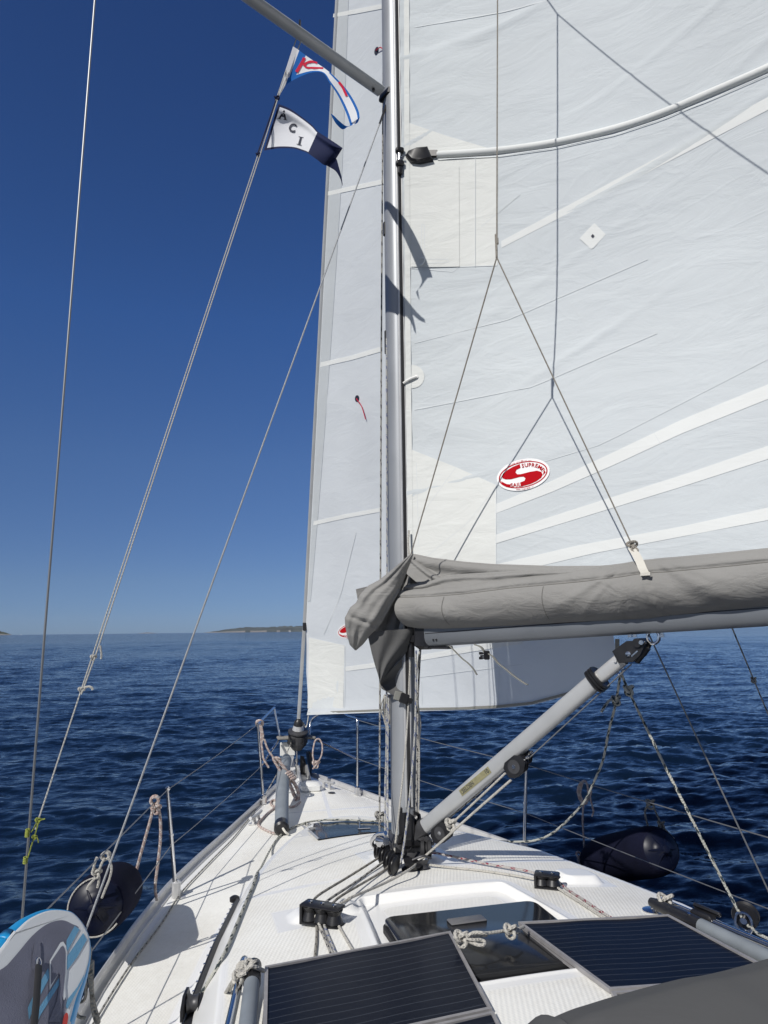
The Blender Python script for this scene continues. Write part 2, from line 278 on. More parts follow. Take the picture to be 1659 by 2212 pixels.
# ---------------------------------------------------------------- mesh helpers
class MB:
    def __init__(s): s.v = []; s.f = []; s.uv = []; s.mi = []; s.cur = 0
    def face(s, idx, uvs=None):
        s.f.append(tuple(idx)); s.uv.append(uvs or [(0, 0)]*len(idx)); s.mi.append(s.cur)
    def add(s, pts):
        i = len(s.v); s.v.extend([tuple(float(q) for q in p) for p in pts]); return i
    def slot(s, i): s.cur = i; return s
    def grid(s, P, uv=None, closed=False, flip=False):
        n, mm = P.shape[:2]; i0 = s.add(P.reshape(-1, 3))
        for a in range(n-1):
            for b in range(mm if closed else mm-1):
                b2 = (b+1) % mm
                q = [i0+a*mm+b, i0+a*mm+b2, i0+(a+1)*mm+b2, i0+(a+1)*mm+b]
                if uv is not None:
                    u = [uv[a, b], uv[a, b2], uv[a+1, b2], uv[a+1, b]]
                else: u = None
                if flip: q = q[::-1]; u = u[::-1] if u else None
                s.face(q, u)
        return s
    def tube(s, pts, r, seg=8, smooth=True, closed=False, caps=True, sub=6, flat=1.0, up=None):
        P = [np.array(p, float) for p in pts]
        if smooth and len(P) > 2: P = catmull(P, sub, closed)
        n = len(P); rr = r if hasattr(r, '__len__') else [r]*n
        if len(rr) != n: rr = list(np.interp(np.linspace(0, 1, n), np.linspace(0, 1, len(rr)), rr))
        T = []
        for i in range(n):
            a = P[(i+1) % n] if closed else P[min(i+1, n-1)]; b = P[i-1] if (closed or i) else P[0]
            t = a-b; T.append(t/(np.linalg.norm(t)+1e-12))
        ref = np.array(up, float) if up is not None else (np.array([0, 0, 1.0]) if abs(T[0][2]) < .9 else np.array([1.0, 0, 0]))
        N = ref-T[0]*(ref@T[0]); N /= np.linalg.norm(N); L = 0; rows = []; uvv = []
        for i in range(n):
            if i:
                N = N-T[i]*(N@T[i]); nn = np.linalg.norm(N); N = N/nn if nn > 1e-6 else np.array([1.0, 0, 0]); L += np.linalg.norm(P[i]-P[i-1])
            B = np.cross(T[i], N)
            row = []
            for k in range(seg):
                a = 2*math.pi*k/seg; row.append(P[i]+rr[i]*(math.cos(a)*N*flat+math.sin(a)*B))
            rows.append(row); uvv.append(L)
        i0 = s.add([p for row in rows for p in row])
        for i in range(n if closed else n-1):
            j = (i+1) % n
            for k in range(seg):
                k2 = (k+1) % seg
                s.face([i0+i*seg+k, i0+i*seg+k2, i0+j*seg+k2, i0+j*seg+k],
                       [(k/seg, uvv[i]), ((k+1)/seg, uvv[i]), ((k+1)/seg, uvv[j]), (k/seg, uvv[j])])
        if caps and not closed:
            s.face([i0+k for k in range(seg)][::-1]); s.face([i0+(n-1)*seg+k for k in range(seg)])
        return s
    def box(s, c, size, X=None, Y=None, Z=None, bev=0.0):
        X = np.array(X if X is not None else (1, 0, 0), float); Y = np.array(Y if Y is not None else (0, 1, 0), float)
        X /= np.linalg.norm(X); Y = Y-X*(X@Y); Y /= np.linalg.norm(Y); Z = np.cross(X, Y)
        c = np.array(c, float); hx, hy, hz = [q/2 for q in size]
        b = min(bev, hx*.9, hy*.9, hz*.9)
        if b <= 0:
            i = s.add([c+X*sx*hx+Y*sy*hy+Z*sz*hz for sz in (-1, 1) for sy in (-1, 1) for sx in (-1, 1)])
            for q in ((0, 2, 3, 1), (4, 5, 7, 6), (0, 1, 5, 4), (2, 6, 7, 3), (0, 4, 6, 2), (1, 3, 7, 5)): s.face([i+k for k in q])
        else:
            loops = []
            for z, ins in ((-hz, b), (-hz+b, 0), (hz-b, 0), (hz, b)):
                lp = []
                for sx, sy in ((-1, -1), (1, -1), (1, 1), (-1, 1)):
                    ax, ay = hx-ins, hy-ins
                    for t in ((0, 1), (1, 0)):
                        if (sx*sy > 0): dx, dy = (t[0]*b, t[1]*b)
                        else: dx, dy = (t[1]*b, t[0]*b)
                        lp.append(c+X*sx*(ax-dx)+Y*sy*(ay-dy)+Z*z)
                loops.append(lp)
            s.loft(loops)
        return s
    def loft(s, loops, caps=True, closed=True):
        n = len(loops[0]); i0 = s.add([p for l in loops for p in l])
        for a in range(len(loops)-1):
            for k in range(n if closed else n-1):
                k2 = (k+1) % n; s.face([i0+a*n+k, i0+a*n+k2, i0+(a+1)*n+k2, i0+(a+1)*n+k])
        if caps and closed:
            s.face([i0+k for k in range(n)][::-1]); s.face([i0+(len(loops)-1)*n+k for k in range(n)])
        return s
    def lathe(s, base, axis, prof, seg=20):
        axis = np.array(axis, float); axis /= np.linalg.norm(axis); ref = np.array([1.0, 0, 0]) if abs(axis[0]) < .8 else np.array([0, 1.0, 0])
        X = ref-axis*(ref@axis); X /= np.linalg.norm(X); Y = np.cross(axis, X); base = np.array(base, float)
        return s.loft([[base+axis*h+r*(math.cos(2*math.pi*k/seg)*X+math.sin(2*math.pi*k/seg)*Y) for k in range(seg)] for r, h in prof])
    def prism(s, pts, vec):
        vec = np.array(vec, float); a = [np.array(p, float) for p in pts]; return s.loft([a, [p+vec for p in a]])
    def knot(s, c, r, tr, X=(1, 0, 0), Y=(0, 0, 1)):
        X = np.array(X, float); Y = np.array(Y, float); Z = np.cross(X, Y); c = np.array(c, float); pts = []
        for k in range(30):
            t = 2*math.pi*k/30
            pts.append(c+r*.38*((math.sin(t)+2*math.sin(2*t))*X*.8+(math.cos(t)-2*math.cos(2*t))*Y*.8-math.sin(3*t)*Z*1.2))
        return s.tube(pts, tr, 6, smooth=False, closed=True)
    def build(s, name, mats, parent=None, smooth=True, auto=40):
        me = bpy.data.meshes.new(name); me.from_pydata(s.v, [], s.f); me.update()
        uvl = me.uv_layers.new(name='UVMap'); flat = [c for f in s.uv for q in f for c in q]
        if len(flat) == 2*len(me.loops): uvl.data.foreach_set('uv', flat)
        for mm in (mats if isinstance(mats, (list, tuple)) else [mats]): me.materials.append(mm)
        me.polygons.foreach_set('material_index', s.mi)
        bm = bmesh.new(); bm.from_mesh(me)
        bmesh.ops.remove_doubles(bm, verts=bm.verts, dist=1e-6) if False else None
        bmesh.ops.recalc_face_normals(bm, faces=bm.faces)
        for f in bm.faces: f.smooth = smooth
        if smooth and auto:
            for e in bm.edges:
                if len(e.link_faces) == 2 and e.calc_face_angle(0) > R(auto): e.smooth = False
        bm.to_mesh(me); bm.free()
        o = bpy.data.objects.new(name, me); C.objects.link(o)
        if parent is not None: attach(o, parent)
        return o
def catmull(P, sub, closed=False):
    out = []; n = len(P)
    for i in range(n if closed else n-1):
        p0 = P[(i-1) % n] if (closed or i) else 2*P[0]-P[1]; p1 = P[i]; p2 = P[(i+1) % n]
        p3 = P[(i+2) % n] if (closed or i+2 < n) else 2*P[-1]-P[-2]
        for k in range(sub):
            t = k/sub; out.append(.5*((2*p1)+(-p0+p2)*t+(2*p0-5*p1+4*p2-p3)*t*t+(-p0+3*p1-3*p2+p3)*t**3))
    if not closed: out.append(P[-1])
    return out
def split_loose(o, name):                     # every separate piece of a mesh becomes a part of its own
    bm = bmesh.new(); bm.from_mesh(o.data); bm.verts.ensure_lookup_table(); seen = set(); groups = []
    for v in bm.verts:
        if v.index in seen: continue
        st, g = [v], []
        seen.add(v.index)
        while st:
            q = st.pop(); g.append(q.index)
            for e in q.link_edges:
                w_ = e.other_vert(q)
                if w_.index not in seen: seen.add(w_.index); st.append(w_)
        groups.append(set(g))
    bm.free()
    for g in groups:
        c = o.copy(); c.data = o.data.copy(); c.name = name; c.data.name = name; C.objects.link(c)
        b2 = bmesh.new(); b2.from_mesh(c.data); b2.verts.ensure_lookup_table(); bmesh.ops.delete(b2, geom=[v for v in b2.verts if v.index not in g], context='VERTS'); b2.to_mesh(c.data); b2.free()
    bpy.data.objects.remove(o)
ORIG = {}
def attach(o, parent):
    o.parent = parent; p = Vector(ORIG.get(parent.name, (0, 0, 0)))   # meshes are built in boat coordinates, so a mesh parent adds nothing
    o.matrix_parent_inverse = Matrix.Translation(-p)
def tag(o, label, cat, group=None, kind=None):
    if label: o['label'] = label
    if cat: o['category'] = cat
    if group: o['group'] = group
    if kind: o['kind'] = kind
    return o
def thing(name, label, cat, loc, group=None):
    o = bpy.data.objects.new(name, None); C.objects.link(o); o.location = Vector([float(q) for q in loc]); o.empty_display_size = .1
    ORIG[o.name] = tuple(float(q) for q in loc); return tag(o, label, cat, group)
def rope(name, pts, r, mt, label, group=None, sub=8, seg=8, extra=None, cat='rope'):
    b = MB(); b.tube(pts, r, seg, sub=sub)
    if extra: extra(b)
    return tag(b.build(name, M[mt]), label, cat, group)
def text_mesh(txt, bold=0.0):
    cu = bpy.data.curves.new('t', 'FONT'); cu.body = txt; cu.align_x = 'CENTER'; cu.align_y = 'CENTER'; cu.offset = bold; cu.resolution_u = 3
    o = bpy.data.objects.new('t', cu); C.objects.link(o); dg = bpy.context.evaluated_depsgraph_get(); dg.update()
    me = bpy.data.meshes.new_from_object(o.evaluated_get(dg)); v = np.array([q.co[:2] for q in me.vertices]); f = [tuple(p.vertices) for p in me.polygons]
    bpy.data.objects.remove(o); bpy.data.meshes.remove(me); bpy.data.curves.remove(cu)
    return v, f

# ---------------------------------------------------------------- sea and islands
def build_sea():
    r1 = np.exp(np.linspace(math.log(1.2), math.log(260), 820)); r2 = np.exp(np.linspace(math.log(265), math.log(7000), 110)); r = np.concatenate([r1, r2])
    a1 = np.linspace(-46, 46, 540); a2 = np.linspace(50, 310, 66); A = np.radians(np.concatenate([a1, a2])-math.degrees(YAW))
    RR, AA = np.meshgrid(r, A, indexing='ij'); X = RR*np.sin(AA)+CAM[0]; Y = RR*np.cos(AA)+CAM[1]
    dr = np.gradient(r)[:, None]*np.ones_like(RR); Z = np.zeros_like(RR); rg = np.random.RandomState(4)
    for k in range(210):
        lam = .24*math.exp(rg.rand()**1.25*math.log(5.0/.24)); d = R(-YAW*57.3+172+rg.randn()*30); kk = 2*math.pi/lam
        st = .026 if lam < .7 else (.019 if lam < 1.6 else .010)
        amp = st/kk*(0.5+rg.rand()); ph = kk*(X*math.sin(d)+Y*math.cos(d))+rg.rand()*6.283
        # gusty patches
        wgt = sstep(1.4, 2.8, lam/dr)
        Z += wgt*amp*(np.sin(ph)+.18*np.sin(2*ph+.5))
    gust = .75+.5*np.sin(X*.11+1.3*np.sin(Y*.05))*np.sin(Y*.07+.8)
    Z *= gust
    Z *= 1-.75*sstep(60, 400, RR); Z[RR > 1500] = 0
    P = np.stack([X, Y, Z], -1); n, mm = RR.shape
    idx = np.arange(n*mm).reshape(n, mm); nx = np.roll(idx, -1, 1)
    F4 = np.stack([idx[:-1], idx[1:], nx[1:], nx[:-1]], -1).reshape(-1, 4)
    me = bpy.data.meshes.new('sea'); vv = np.concatenate([P.reshape(-1, 3), [[CAM[0], CAM[1], 0]]])
    tri = np.stack([idx[0], nx[0], np.full(mm, n*mm)], -1)
    me.vertices.add(len(vv)); me.vertices.foreach_set('co', vv.ravel())
    nl = len(F4)*4+len(tri)*3; me.loops.add(nl); me.loops.foreach_set('vertex_index', np.concatenate([F4.ravel(), tri.ravel()]))
    me.polygons.add(len(F4)+len(tri))
    me.polygons.foreach_set('loop_start', np.concatenate([np.arange(len(F4))*4, len(F4)*4+np.arange(len(tri))*3]))
    me.update(); me.validate()
    me.polygons.foreach_set('use_smooth', np.ones(len(F4)+len(tri), bool)); me.materials.append(M['water'])
    bm = bmesh.new(); bm.from_mesh(me); bmesh.ops.recalc_face_normals(bm, faces=bm.faces)
    if bm.faces and max(bm.faces, key=lambda f: f.calc_area()).normal.z < 0: bmesh.ops.reverse_faces(bm, faces=bm.faces)
    bm.to_mesh(me); bm.free()
    o = bpy.data.objects.new('sea', me); C.objects.link(o); o['kind'] = 'structure'
build_sea()
M['hill'] = mat('scrub_hillside', (.085, .095, .06), .95, spec=.1, var=.45, vscale=.02)
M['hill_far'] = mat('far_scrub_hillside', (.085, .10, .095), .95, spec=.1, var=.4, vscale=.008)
M['shore'] = mat('pale_rock_shore', (.24, .225, .20), .95, var=.25, vscale=.05)
def island(name, px0, px1, tops, dist, mt, depth):
    b = MB(); n = 160; rows = []; rg = np.random.RandomState(int(dist) % 97)
    xs = np.linspace(px0, px1, n); jag = np.convolve(rg.randn(n+8), np.ones(4)/4, 'same')[4:n+4]
    for j in range(9):
        row = []
        for i, px in enumerate(xs):
            hor = 1370.9-.011*px; top = np.interp(px, [q[0] for q in tops], [q[1] for q in tops])
            h = max(.0, (hor-top))/F*dist
            edge = min(1, min(i, n-1-i)/6.0)
            prof = [0, .30, .55, .78, 1, .8, .55, .3, 0][j]
            if 0 < j < 8: prof *= 1+.10*jag[(i*3+j*7) % n]
            d = dist+(j-4)/4*depth*(.3+.7*edge)
            u = ray(px, hor); u = u/math.hypot(u[0], u[1])
            p = np.array([CAM[0]+u[0]*d, CAM[1]+u[1]*d, h*prof*(1+.05*jag[i])-(2 if j in (0, 8) else 0)])
            row.append(p)
        rows.append(row)
    b.slot(0).grid(np.array(rows))
    sh = MB()
    o = b.build(name, [mt, M['shore']], auto=0)
    for p in o.data.polygons:
        if p.center.z < dist*.0009: p.material_index = 1
    o['kind'] = 'structure'; return o
island('hills', 440, 1010, [(440, 1366), (470, 1362), (500, 1357.5), (530, 1354.5), (560, 1355), (600, 1353), (640, 1351.5), (680, 1352), (760, 1350), (900, 1353), (1010, 1360)], 6300, M['hill_far'], 500)
island('hills', -160, 27, [(-160, 1358), (-60, 1360), (0, 1363.5), (14, 1366.5), (27, 1370.8)], 5200, M['hill'], 300)
island('hills', 296, 345, [(296, 1367.6), (318, 1365.6), (345, 1367.2)], 6800, M['hill_far'], 150)
def far_boat(px, py, dist, h, label):
    u = ray(px, 1370.9-.011*px); u = u/math.hypot(u[0], u[1]); c = np.array([CAM[0]+u[0]*dist, CAM[1]+u[1]*dist, 0])
    sd_ = np.array([u[1], -u[0], 0]); t = thing('distant_sailboat', label, 'sailboat', c)
    b = MB(); b.loft([[c+sd_*x*h*.3+u*y*h*.09+np.array([0, 0, z]) for x, y in ((-1, -.5), (.7, -.8), (1.1, 0), (.7, .8), (-1, .5))] for z in (-.2, h*.09)]); b.build('hull', M['white_plastic'], t)
    b = MB(); q = [c+np.array([0, 0, h*.12])-sd_*h*.28, c+np.array([0, 0, h*.12])+sd_*h*.03, c+np.array([0, 0, h])+sd_*h*.03]; b.prism(q, u*.15); b.build('sail', M['tape'], t)
far_boat(627, 1362, 4200, 13, 'tiny white sailboat under sail far off below the hills on the horizon')
far_boat(46, 1370, 4800, 8, 'tiny pale boat on the horizon beside the low island at the left')

# ---------------------------------------------------------------- the yacht: hull, deck and everything bolted to it
def cv(ox, oy, k):                            # a place in an enlarged crop of the photograph
    return lambda x, y: (ox*.864+x*k, oy*.864+y*k)
z6 = cv(560, 1730, .2083); zb = cv(880, 1850, .2083); z3 = cv(420, 2100, .28125); z2 = cv(0, 1950, .2604); zh = cv(900, 2200, .2864)
z5 = cv(1300, 1900, .3229); zo = cv(1400, 1300, .2708); z4 = cv(800, 1330, .2604); z1 = cv(600, 0, .2604); zm = cv(900, 500, .2083); zs = cv(1200, 900, .2604); zl = cv(0, 1450, .2604)
V = lambda *a: np.array(a, float)
yacht = thing('sailing_yacht', 'white sailing yacht seen from its cockpit, with mast, boom, steel rails and non-skid deck', 'yacht', (0, 0, 0))

def build_deck():
    ys = np.concatenate([np.linspace(-4.6, -2.2, 60), np.linspace(-2.19, 1.98, 680), np.linspace(1.99, 4.15, 170)]); us = np.linspace(-1, 1, 560)
    Y, U = np.meshgrid(ys, us, indexing='ij'); X = U*bfun(Y); Z = zdeck(X, Y)
    b = bfun(Y); d = np.minimum(wfun(Y)-np.abs(X), (1.95-Y)*.75)
    side = sstep(.085, .10, b-np.abs(X))*sstep(.145, .16, -d)
    roof = sstep(.14, .155, d)
    ns = np.maximum(side, roof)*(1-sstep(3.45, 3.5, Y))
    for yy in (2.55,): ns *= 1-(np.abs(Y-yy-.12*(X/.6)**2) < .022)*(d < -.05)
    for yy in (-.28, 1.02): ns *= 1-(np.abs(Y-yy-.05*X) < .02)*(d > 0)
    ns *= 1-(np.abs(X+.02-.10*(Y-2)) < .018)*(Y > 2)
    ns *= 1-sstep(-.075, -.06, recess(X, Y))
    for qx, qy, rx, ry in ((-.56, -.73, .23, .13), (.70, -.62, .15, .13), (0, -.03, .24, .24)):
        ns *= sstep(.98, 1.03, np.maximum(np.abs(X-qx)/rx, np.abs(Y-qy)/ry))
    ns *= 1-(Y > 1.0)*(d > 0)*(np.abs(X) < .42)*(Y < 1.3)
    tray = rounded(X, Y, -.32, .23, -.925, -.70, .05); ns = np.maximum(ns, .55*sstep(0, .012, tray))
    mb = MB().grid(np.stack([X, Y, Z], -1)); o = mb.build('deck', M['deck'], yacht, auto=60)
    a = o.data.attributes.new('nonskid', 'FLOAT', 'POINT'); a.data.foreach_set('value', ns.ravel().astype(np.float32))
build_deck()
def build_hull():
    ys = np.linspace(-4.6, 4.15, 60); rows = []
    for y in ys:
        b = float(bfun(y)); ze = float(zedge(y)); row = []
        for k, (q, zz) in enumerate(((1.0, ze+.001), (1.012, ze-.05), (1.0, .8), (.95, .3), (.82, -.3))):
            row.append(V(b*q+(.012 if k < 3 else 0), y+(0 if y < 3.5 else -(.10*(1-zz/ze) if zz < ze else 0)), zz))
        rows.append(row+[V(-p[0], p[1], p[2]) for p in row[::-1]])
    mb = MB(); A = np.array(rows); mb.grid(A[:, :5]); mb.grid(A[:, 5:]); mb.loft([A[-1]], True)
    mb.build('hull', M['hullwhite'], yacht)
    for s in (-1, 1):
        prof = [(.004, -.03), (.006, .048), (-.006, .056), (-.020, .050), (-.022, .016), (-.050, .013), (-.052, .002)]
        rows = []
        for y in np.linspace(-4.5, 4.05, 120):
            b = float(bfun(y)); ze = float(zedge(y)); rows.append([V(s*(b+px+.004), y, ze+pz) for px, pz in prof])
        b = MB().loft(rows, True, True); b.build('toe_rail', M['alu_light'], yacht)
build_hull()

def pipe(b, pts, r, **k): b.tube([p for p in pts], r, 10, **k)
# pulpit
def build_pulpit():
    b = MB(); pb = atz(*z6(410, 1160), 1.27); pt = aty(*z6(350, 335), pb[1]-.02)
    sb = atz(*z6(1385, 1075), 1.27); st = aty(*z6(1383, 290), sb[1]-.02)
    pf = aty(*z6(520, 165), 3.98); pe = aty(*z6(578, 455), 3.93); sf = V(.17, 3.98, pf[2]); se = V(.20, 3.93, pe[2])
    sf = aty(*z6(922, 270), 3.98); se = aty(*z6(885, 445), 3.93)
    r = .0125
    pipe(b, [pb, pt], r, smooth=False)
    pipe(b, [pt, pt*.5+pf*.5, pf*.96+pt*.04, pf*.97+pe*.03, pf*.6+pe*.4, pe], r, sub=5)
    s1 = aty(*z6(1290, 253), 3.45)
    pipe(b, [sb, sb*.4+st*.6, st*.97+sb*.03, st*.75+s1*.25+V(0, 0, .006), s1, V(.34, 3.85, s1[2]+.03), sf, se], r, sub=6)
    lp = aty(*z6(378, 780), pb[1]); ls = aty(*z6(1375, 690), sb[1])
    pipe(b, [lp, aty(*z6(440, 680), 3.45), aty(*z6(560, 510), 3.9)], r, sub=5); pipe(b, [ls, aty(*z6(1150, 585), 3.55), aty(*z6(940, 490), 3.9)], r, sub=5)
    for q in (pb, sb): b.box(q+V(0, 0, .04), (.05, .07, .10), bev=.012)
    o = b.build('pulpit', M['steel'], yacht)
    b = MB(); a, c = aty(*z6(552, 480), 3.92), aty(*z6(948, 470), 3.92)
    for k in range(3): b.box((a+c)/2+V(0, .045*k-.03, 0), (np.linalg.norm(c-a), .036, .028), c-a, (0, 1, 0), bev=.008)
    s = b.build('pulpit_seat', M['seat'], o)
    return pt, lp, st, ls
PT, PL, ST, SL = build_pulpit()
# stanchions and lifelines
def stanchion(base, top):
    base = V(*base); top = V(*top); b = MB(); b.tube([base, top], [.0125, .0118], 12, smooth=False)
    b.lathe(top, top-base, [(.0125, -.004), (.016, 0), (.016, .012), (.008, .02)], 10); o = b.build('stanchion', M['steel'], yacht)
    b = MB(); ins = -np.sign(base[0]); b.box(base+V(0, 0, .055), (.052, .062, .115), bev=.014); b.box(base+V(ins*.045, 0, .006), (.09, .075, .014), bev=.005)
    b.lathe(base+V(ins*.027, 0, .04), (ins, 0, 0), [(.012, 0), (.012, .004), (.004, .006)], 10); b.build('stanchion_socket', M['alu_light'], o)
    b = MB(); m_ = base*.42+top*.58; b.lathe(m_-(top-base)*.008, top-base, [(.0165, 0), (.0165, .014)], 10); b.build('clip', M['steel'], o)
PB1 = atz(380, 1942, 1.21); PT1 = aty(362, 1706, PB1[1]-.02); PM1 = aty(370, 1826, PB1[1]-.01)
ST1 = aty(1137, 1652, 1.12); SB1 = aty(1132, 1842, 1.12)
SB1 = V(SB1[0]+.0, 1.12, 1.2); SM1 = aty(1134, 1756, 1.12)
stanchion(PB1, PT1); stanchion(SB1, ST1)
for s in (-1, 1): stanchion((s*1.665, -1.3 if s < 0 else -2.3, 1.21), (s*1.70, -1.3 if s < 0 else -2.3, 1.87))
def wire(name, pts, r, mt, parent, seg=6, smooth=False): return MB().tube(pts, r, seg, smooth=smooth).build(name, M[mt], parent)
def sag(a, b, d=.012, n=7): return [a+(b-a)*t-V(0, 0, d*4*t*(1-t)) for t in np.linspace(0, 1, n)]
wire('lifeline', sag(PT, PT1)+[V(-1.70, -1.3, 1.86)], .0032, 'wire', yacht); wire('lifeline', sag(PL, PM1)+[V(-1.685, -1.3, 1.52)], .0028, 'wire', yacht)
wire('lifeline', sag(ST, ST1)+sag(ST1, V(1.73, -2.3, 1.86))[1:], .0032, 'wire', yacht); wire('lifeline', sag(SL, SM1)+sag(SM1, V(1.71, -2.3, 1.55))[1:], .0028, 'wire', yacht)

# bow: furling drum, forestay, bow roller, anchor, cleats, locker lid
DR = aty(*z6(765, 470), 3.88)
def build_bow():
    up = V(0, -.30, 1.0); up /= np.linalg.norm(up); b = MB()
    b.lathe(DR, up, [(.03, -.14), (.055, -.13), (.075, -.10), (.097, -.075), (.103, -.03), (.103, .03), (.085, .04), (.085, .052), (.108, .058), (.108, .07), (.07, .08), (.06, .085)], 24)
    o = b.build('furling_drum', M['dkgrey'], yacht)
    b = MB(); b.lathe(DR, up, [(.062, .086), (.050, .135)], 20); b.build('drum_collar', M['alu_light'], o)
    b = MB(); b.lathe(DR, up, [(.052, .136), (.045, .175), (.022, .205), (.012, .21)], 20)
    for k in range(5):
        a = k*1.2566+.3; q = DR+V(math.cos(a)*.102, math.sin(a)*.102, -.035); b.box(q, (.045, .012, .06), (-math.sin(a), math.cos(a), 0), (math.cos(a), math.sin(a), 0), bev=.004)
    split_loose(b.build('drum_caps', M['black'], o), 'drum_rib')
    top = V(0, .25, 14.3); fd = DR+up*.2
    p1 = aty(658, 1345, 3.68)
    wire('forestay', [DR-up*.45, DR-up*.1], .007, 'steel', yacht, 8); o2 = MB().tube([fd, p1, top], .013, 8, smooth=False, flat=1.5).build('forestay_foil', M['alu'], yacht)
    b = MB(); b.box(p1+V(0, 0, -.04), (.04, .03, .09), bev=.008); b.build('sail_feeder', M['black'], o2)
    b = MB()
    for s in (-1, 1): b.prism([V(s*.045, 3.6, 1.25), V(s*.045, 4.3, 1.27), V(s*.045, 4.34, 1.34), V(s*.045, 4.1, 1.40), V(s*.045, 3.85, 1.46), V(s*.045, 3.6, 1.34)], (s*.006, 0, 0))
    b.lathe(V(-.045, 4.27, 1.33), (1, 0, 0), [(.03, 0), (.022, .02), (.022, .07), (.03, .09)], 14); b.build('bow_roller', M['alu_light'], yacht)
    b = MB(); c = atdeck(*z6(905, 985), .03); b.box(c+V(0, 0, .0), (.20, .17, .10), bev=.03); b.build('windlass_cover', M['white_plastic'], yacht)
    for q in ((1065, 985), (330, 1345)):
        c = atdeck(*z6(*q), .004); s = np.sign(c[0]); b = MB(); d = V(-.42*s, .9, 0); d /= np.linalg.norm(d); n = V(d[1], -d[0], 0)
        for k in (-1, 1): b.box(c+d*.05*k+V(0, 0, .02), (.03, .03, .045), d, n, bev=.006)
        b.tube([c-d*.13+V(0, 0, .058), c-d*.08+V(0, 0, .05), c+d*.08+V(0, 0, .05), c+d*.13+V(0, 0, .058)], .013, 10, sub=4); b.box(c, (.2, .06, .008), d, n); b.build('cleat', M['alu_light'], yacht)
    c = atdeck(*z6(1115, 1047), .004); b = MB(); b.lathe(c, (0, 0, 1), [(.034, 0), (.034, .004), (.028, .006)], 16); b.build('deck_fill_cap', M['dkgrey'], yacht)
    # bulwark locker line plate left of the drum
    b = MB(); b.box(aty(*z6(660, 590), 3.95), (.16, .01, .14), bev=.004); b.build('bow_light_bracket', M['gelcoat'], yacht)
build_bow()
anch = thing('bow_anchor', 'dark plough anchor hanging in the bow roller at the stem', 'anchor', (0.1, 4.1, 1.3))
def build_anchor():
    f = lambda x, y, yy=4.02: aty(*z6(x, y), yy)
    b = MB(); b.prism([f(795, 660), f(830, 670), f(905, 915), f(850, 925), f(790, 850)], (.0, .03, 0)); b.build('shank', M['black_matt'], anch)
    b = MB(); rows = []
    for t in np.linspace(0, 1, 7):
        a = f(850+40*t, 620+250*t); c = f(915-8*t, 640+240*t, 4.14); rows.append([a+V(0, .05*math.sin(3*t), 0), (a+c)/2+V(.01, .06, .01), c, (a+c)/2+V(.0, .08, -.01)])
    b.loft(rows); b.build('fluke', M['dkgrey'], anch)
    b = MB(); b.prism([f(660, 640, 4.1), f(720, 660, 4.1), f(740, 800, 4.05), f(680, 830, 4.05)], (.0, .012, 0)); b.build('stock_plate', M['alu_light'], anch)
    b = MB()
    for k in range(8):
        c = f(752+2*(k % 2), 690+k*24, 3.97); X = V(1, 0, 0) if k % 2 else V(0, 1, 0); q = [c+X*.012*math.cos(a)+V(0, 0, .021*math.sin(a)) for a in np.linspace(0, 6.283, 12, endpoint=False)]; b.tube(q, .0045, 6, smooth=False, closed=True)
    b.build('chain', M['chain'], anch)
build_anchor()

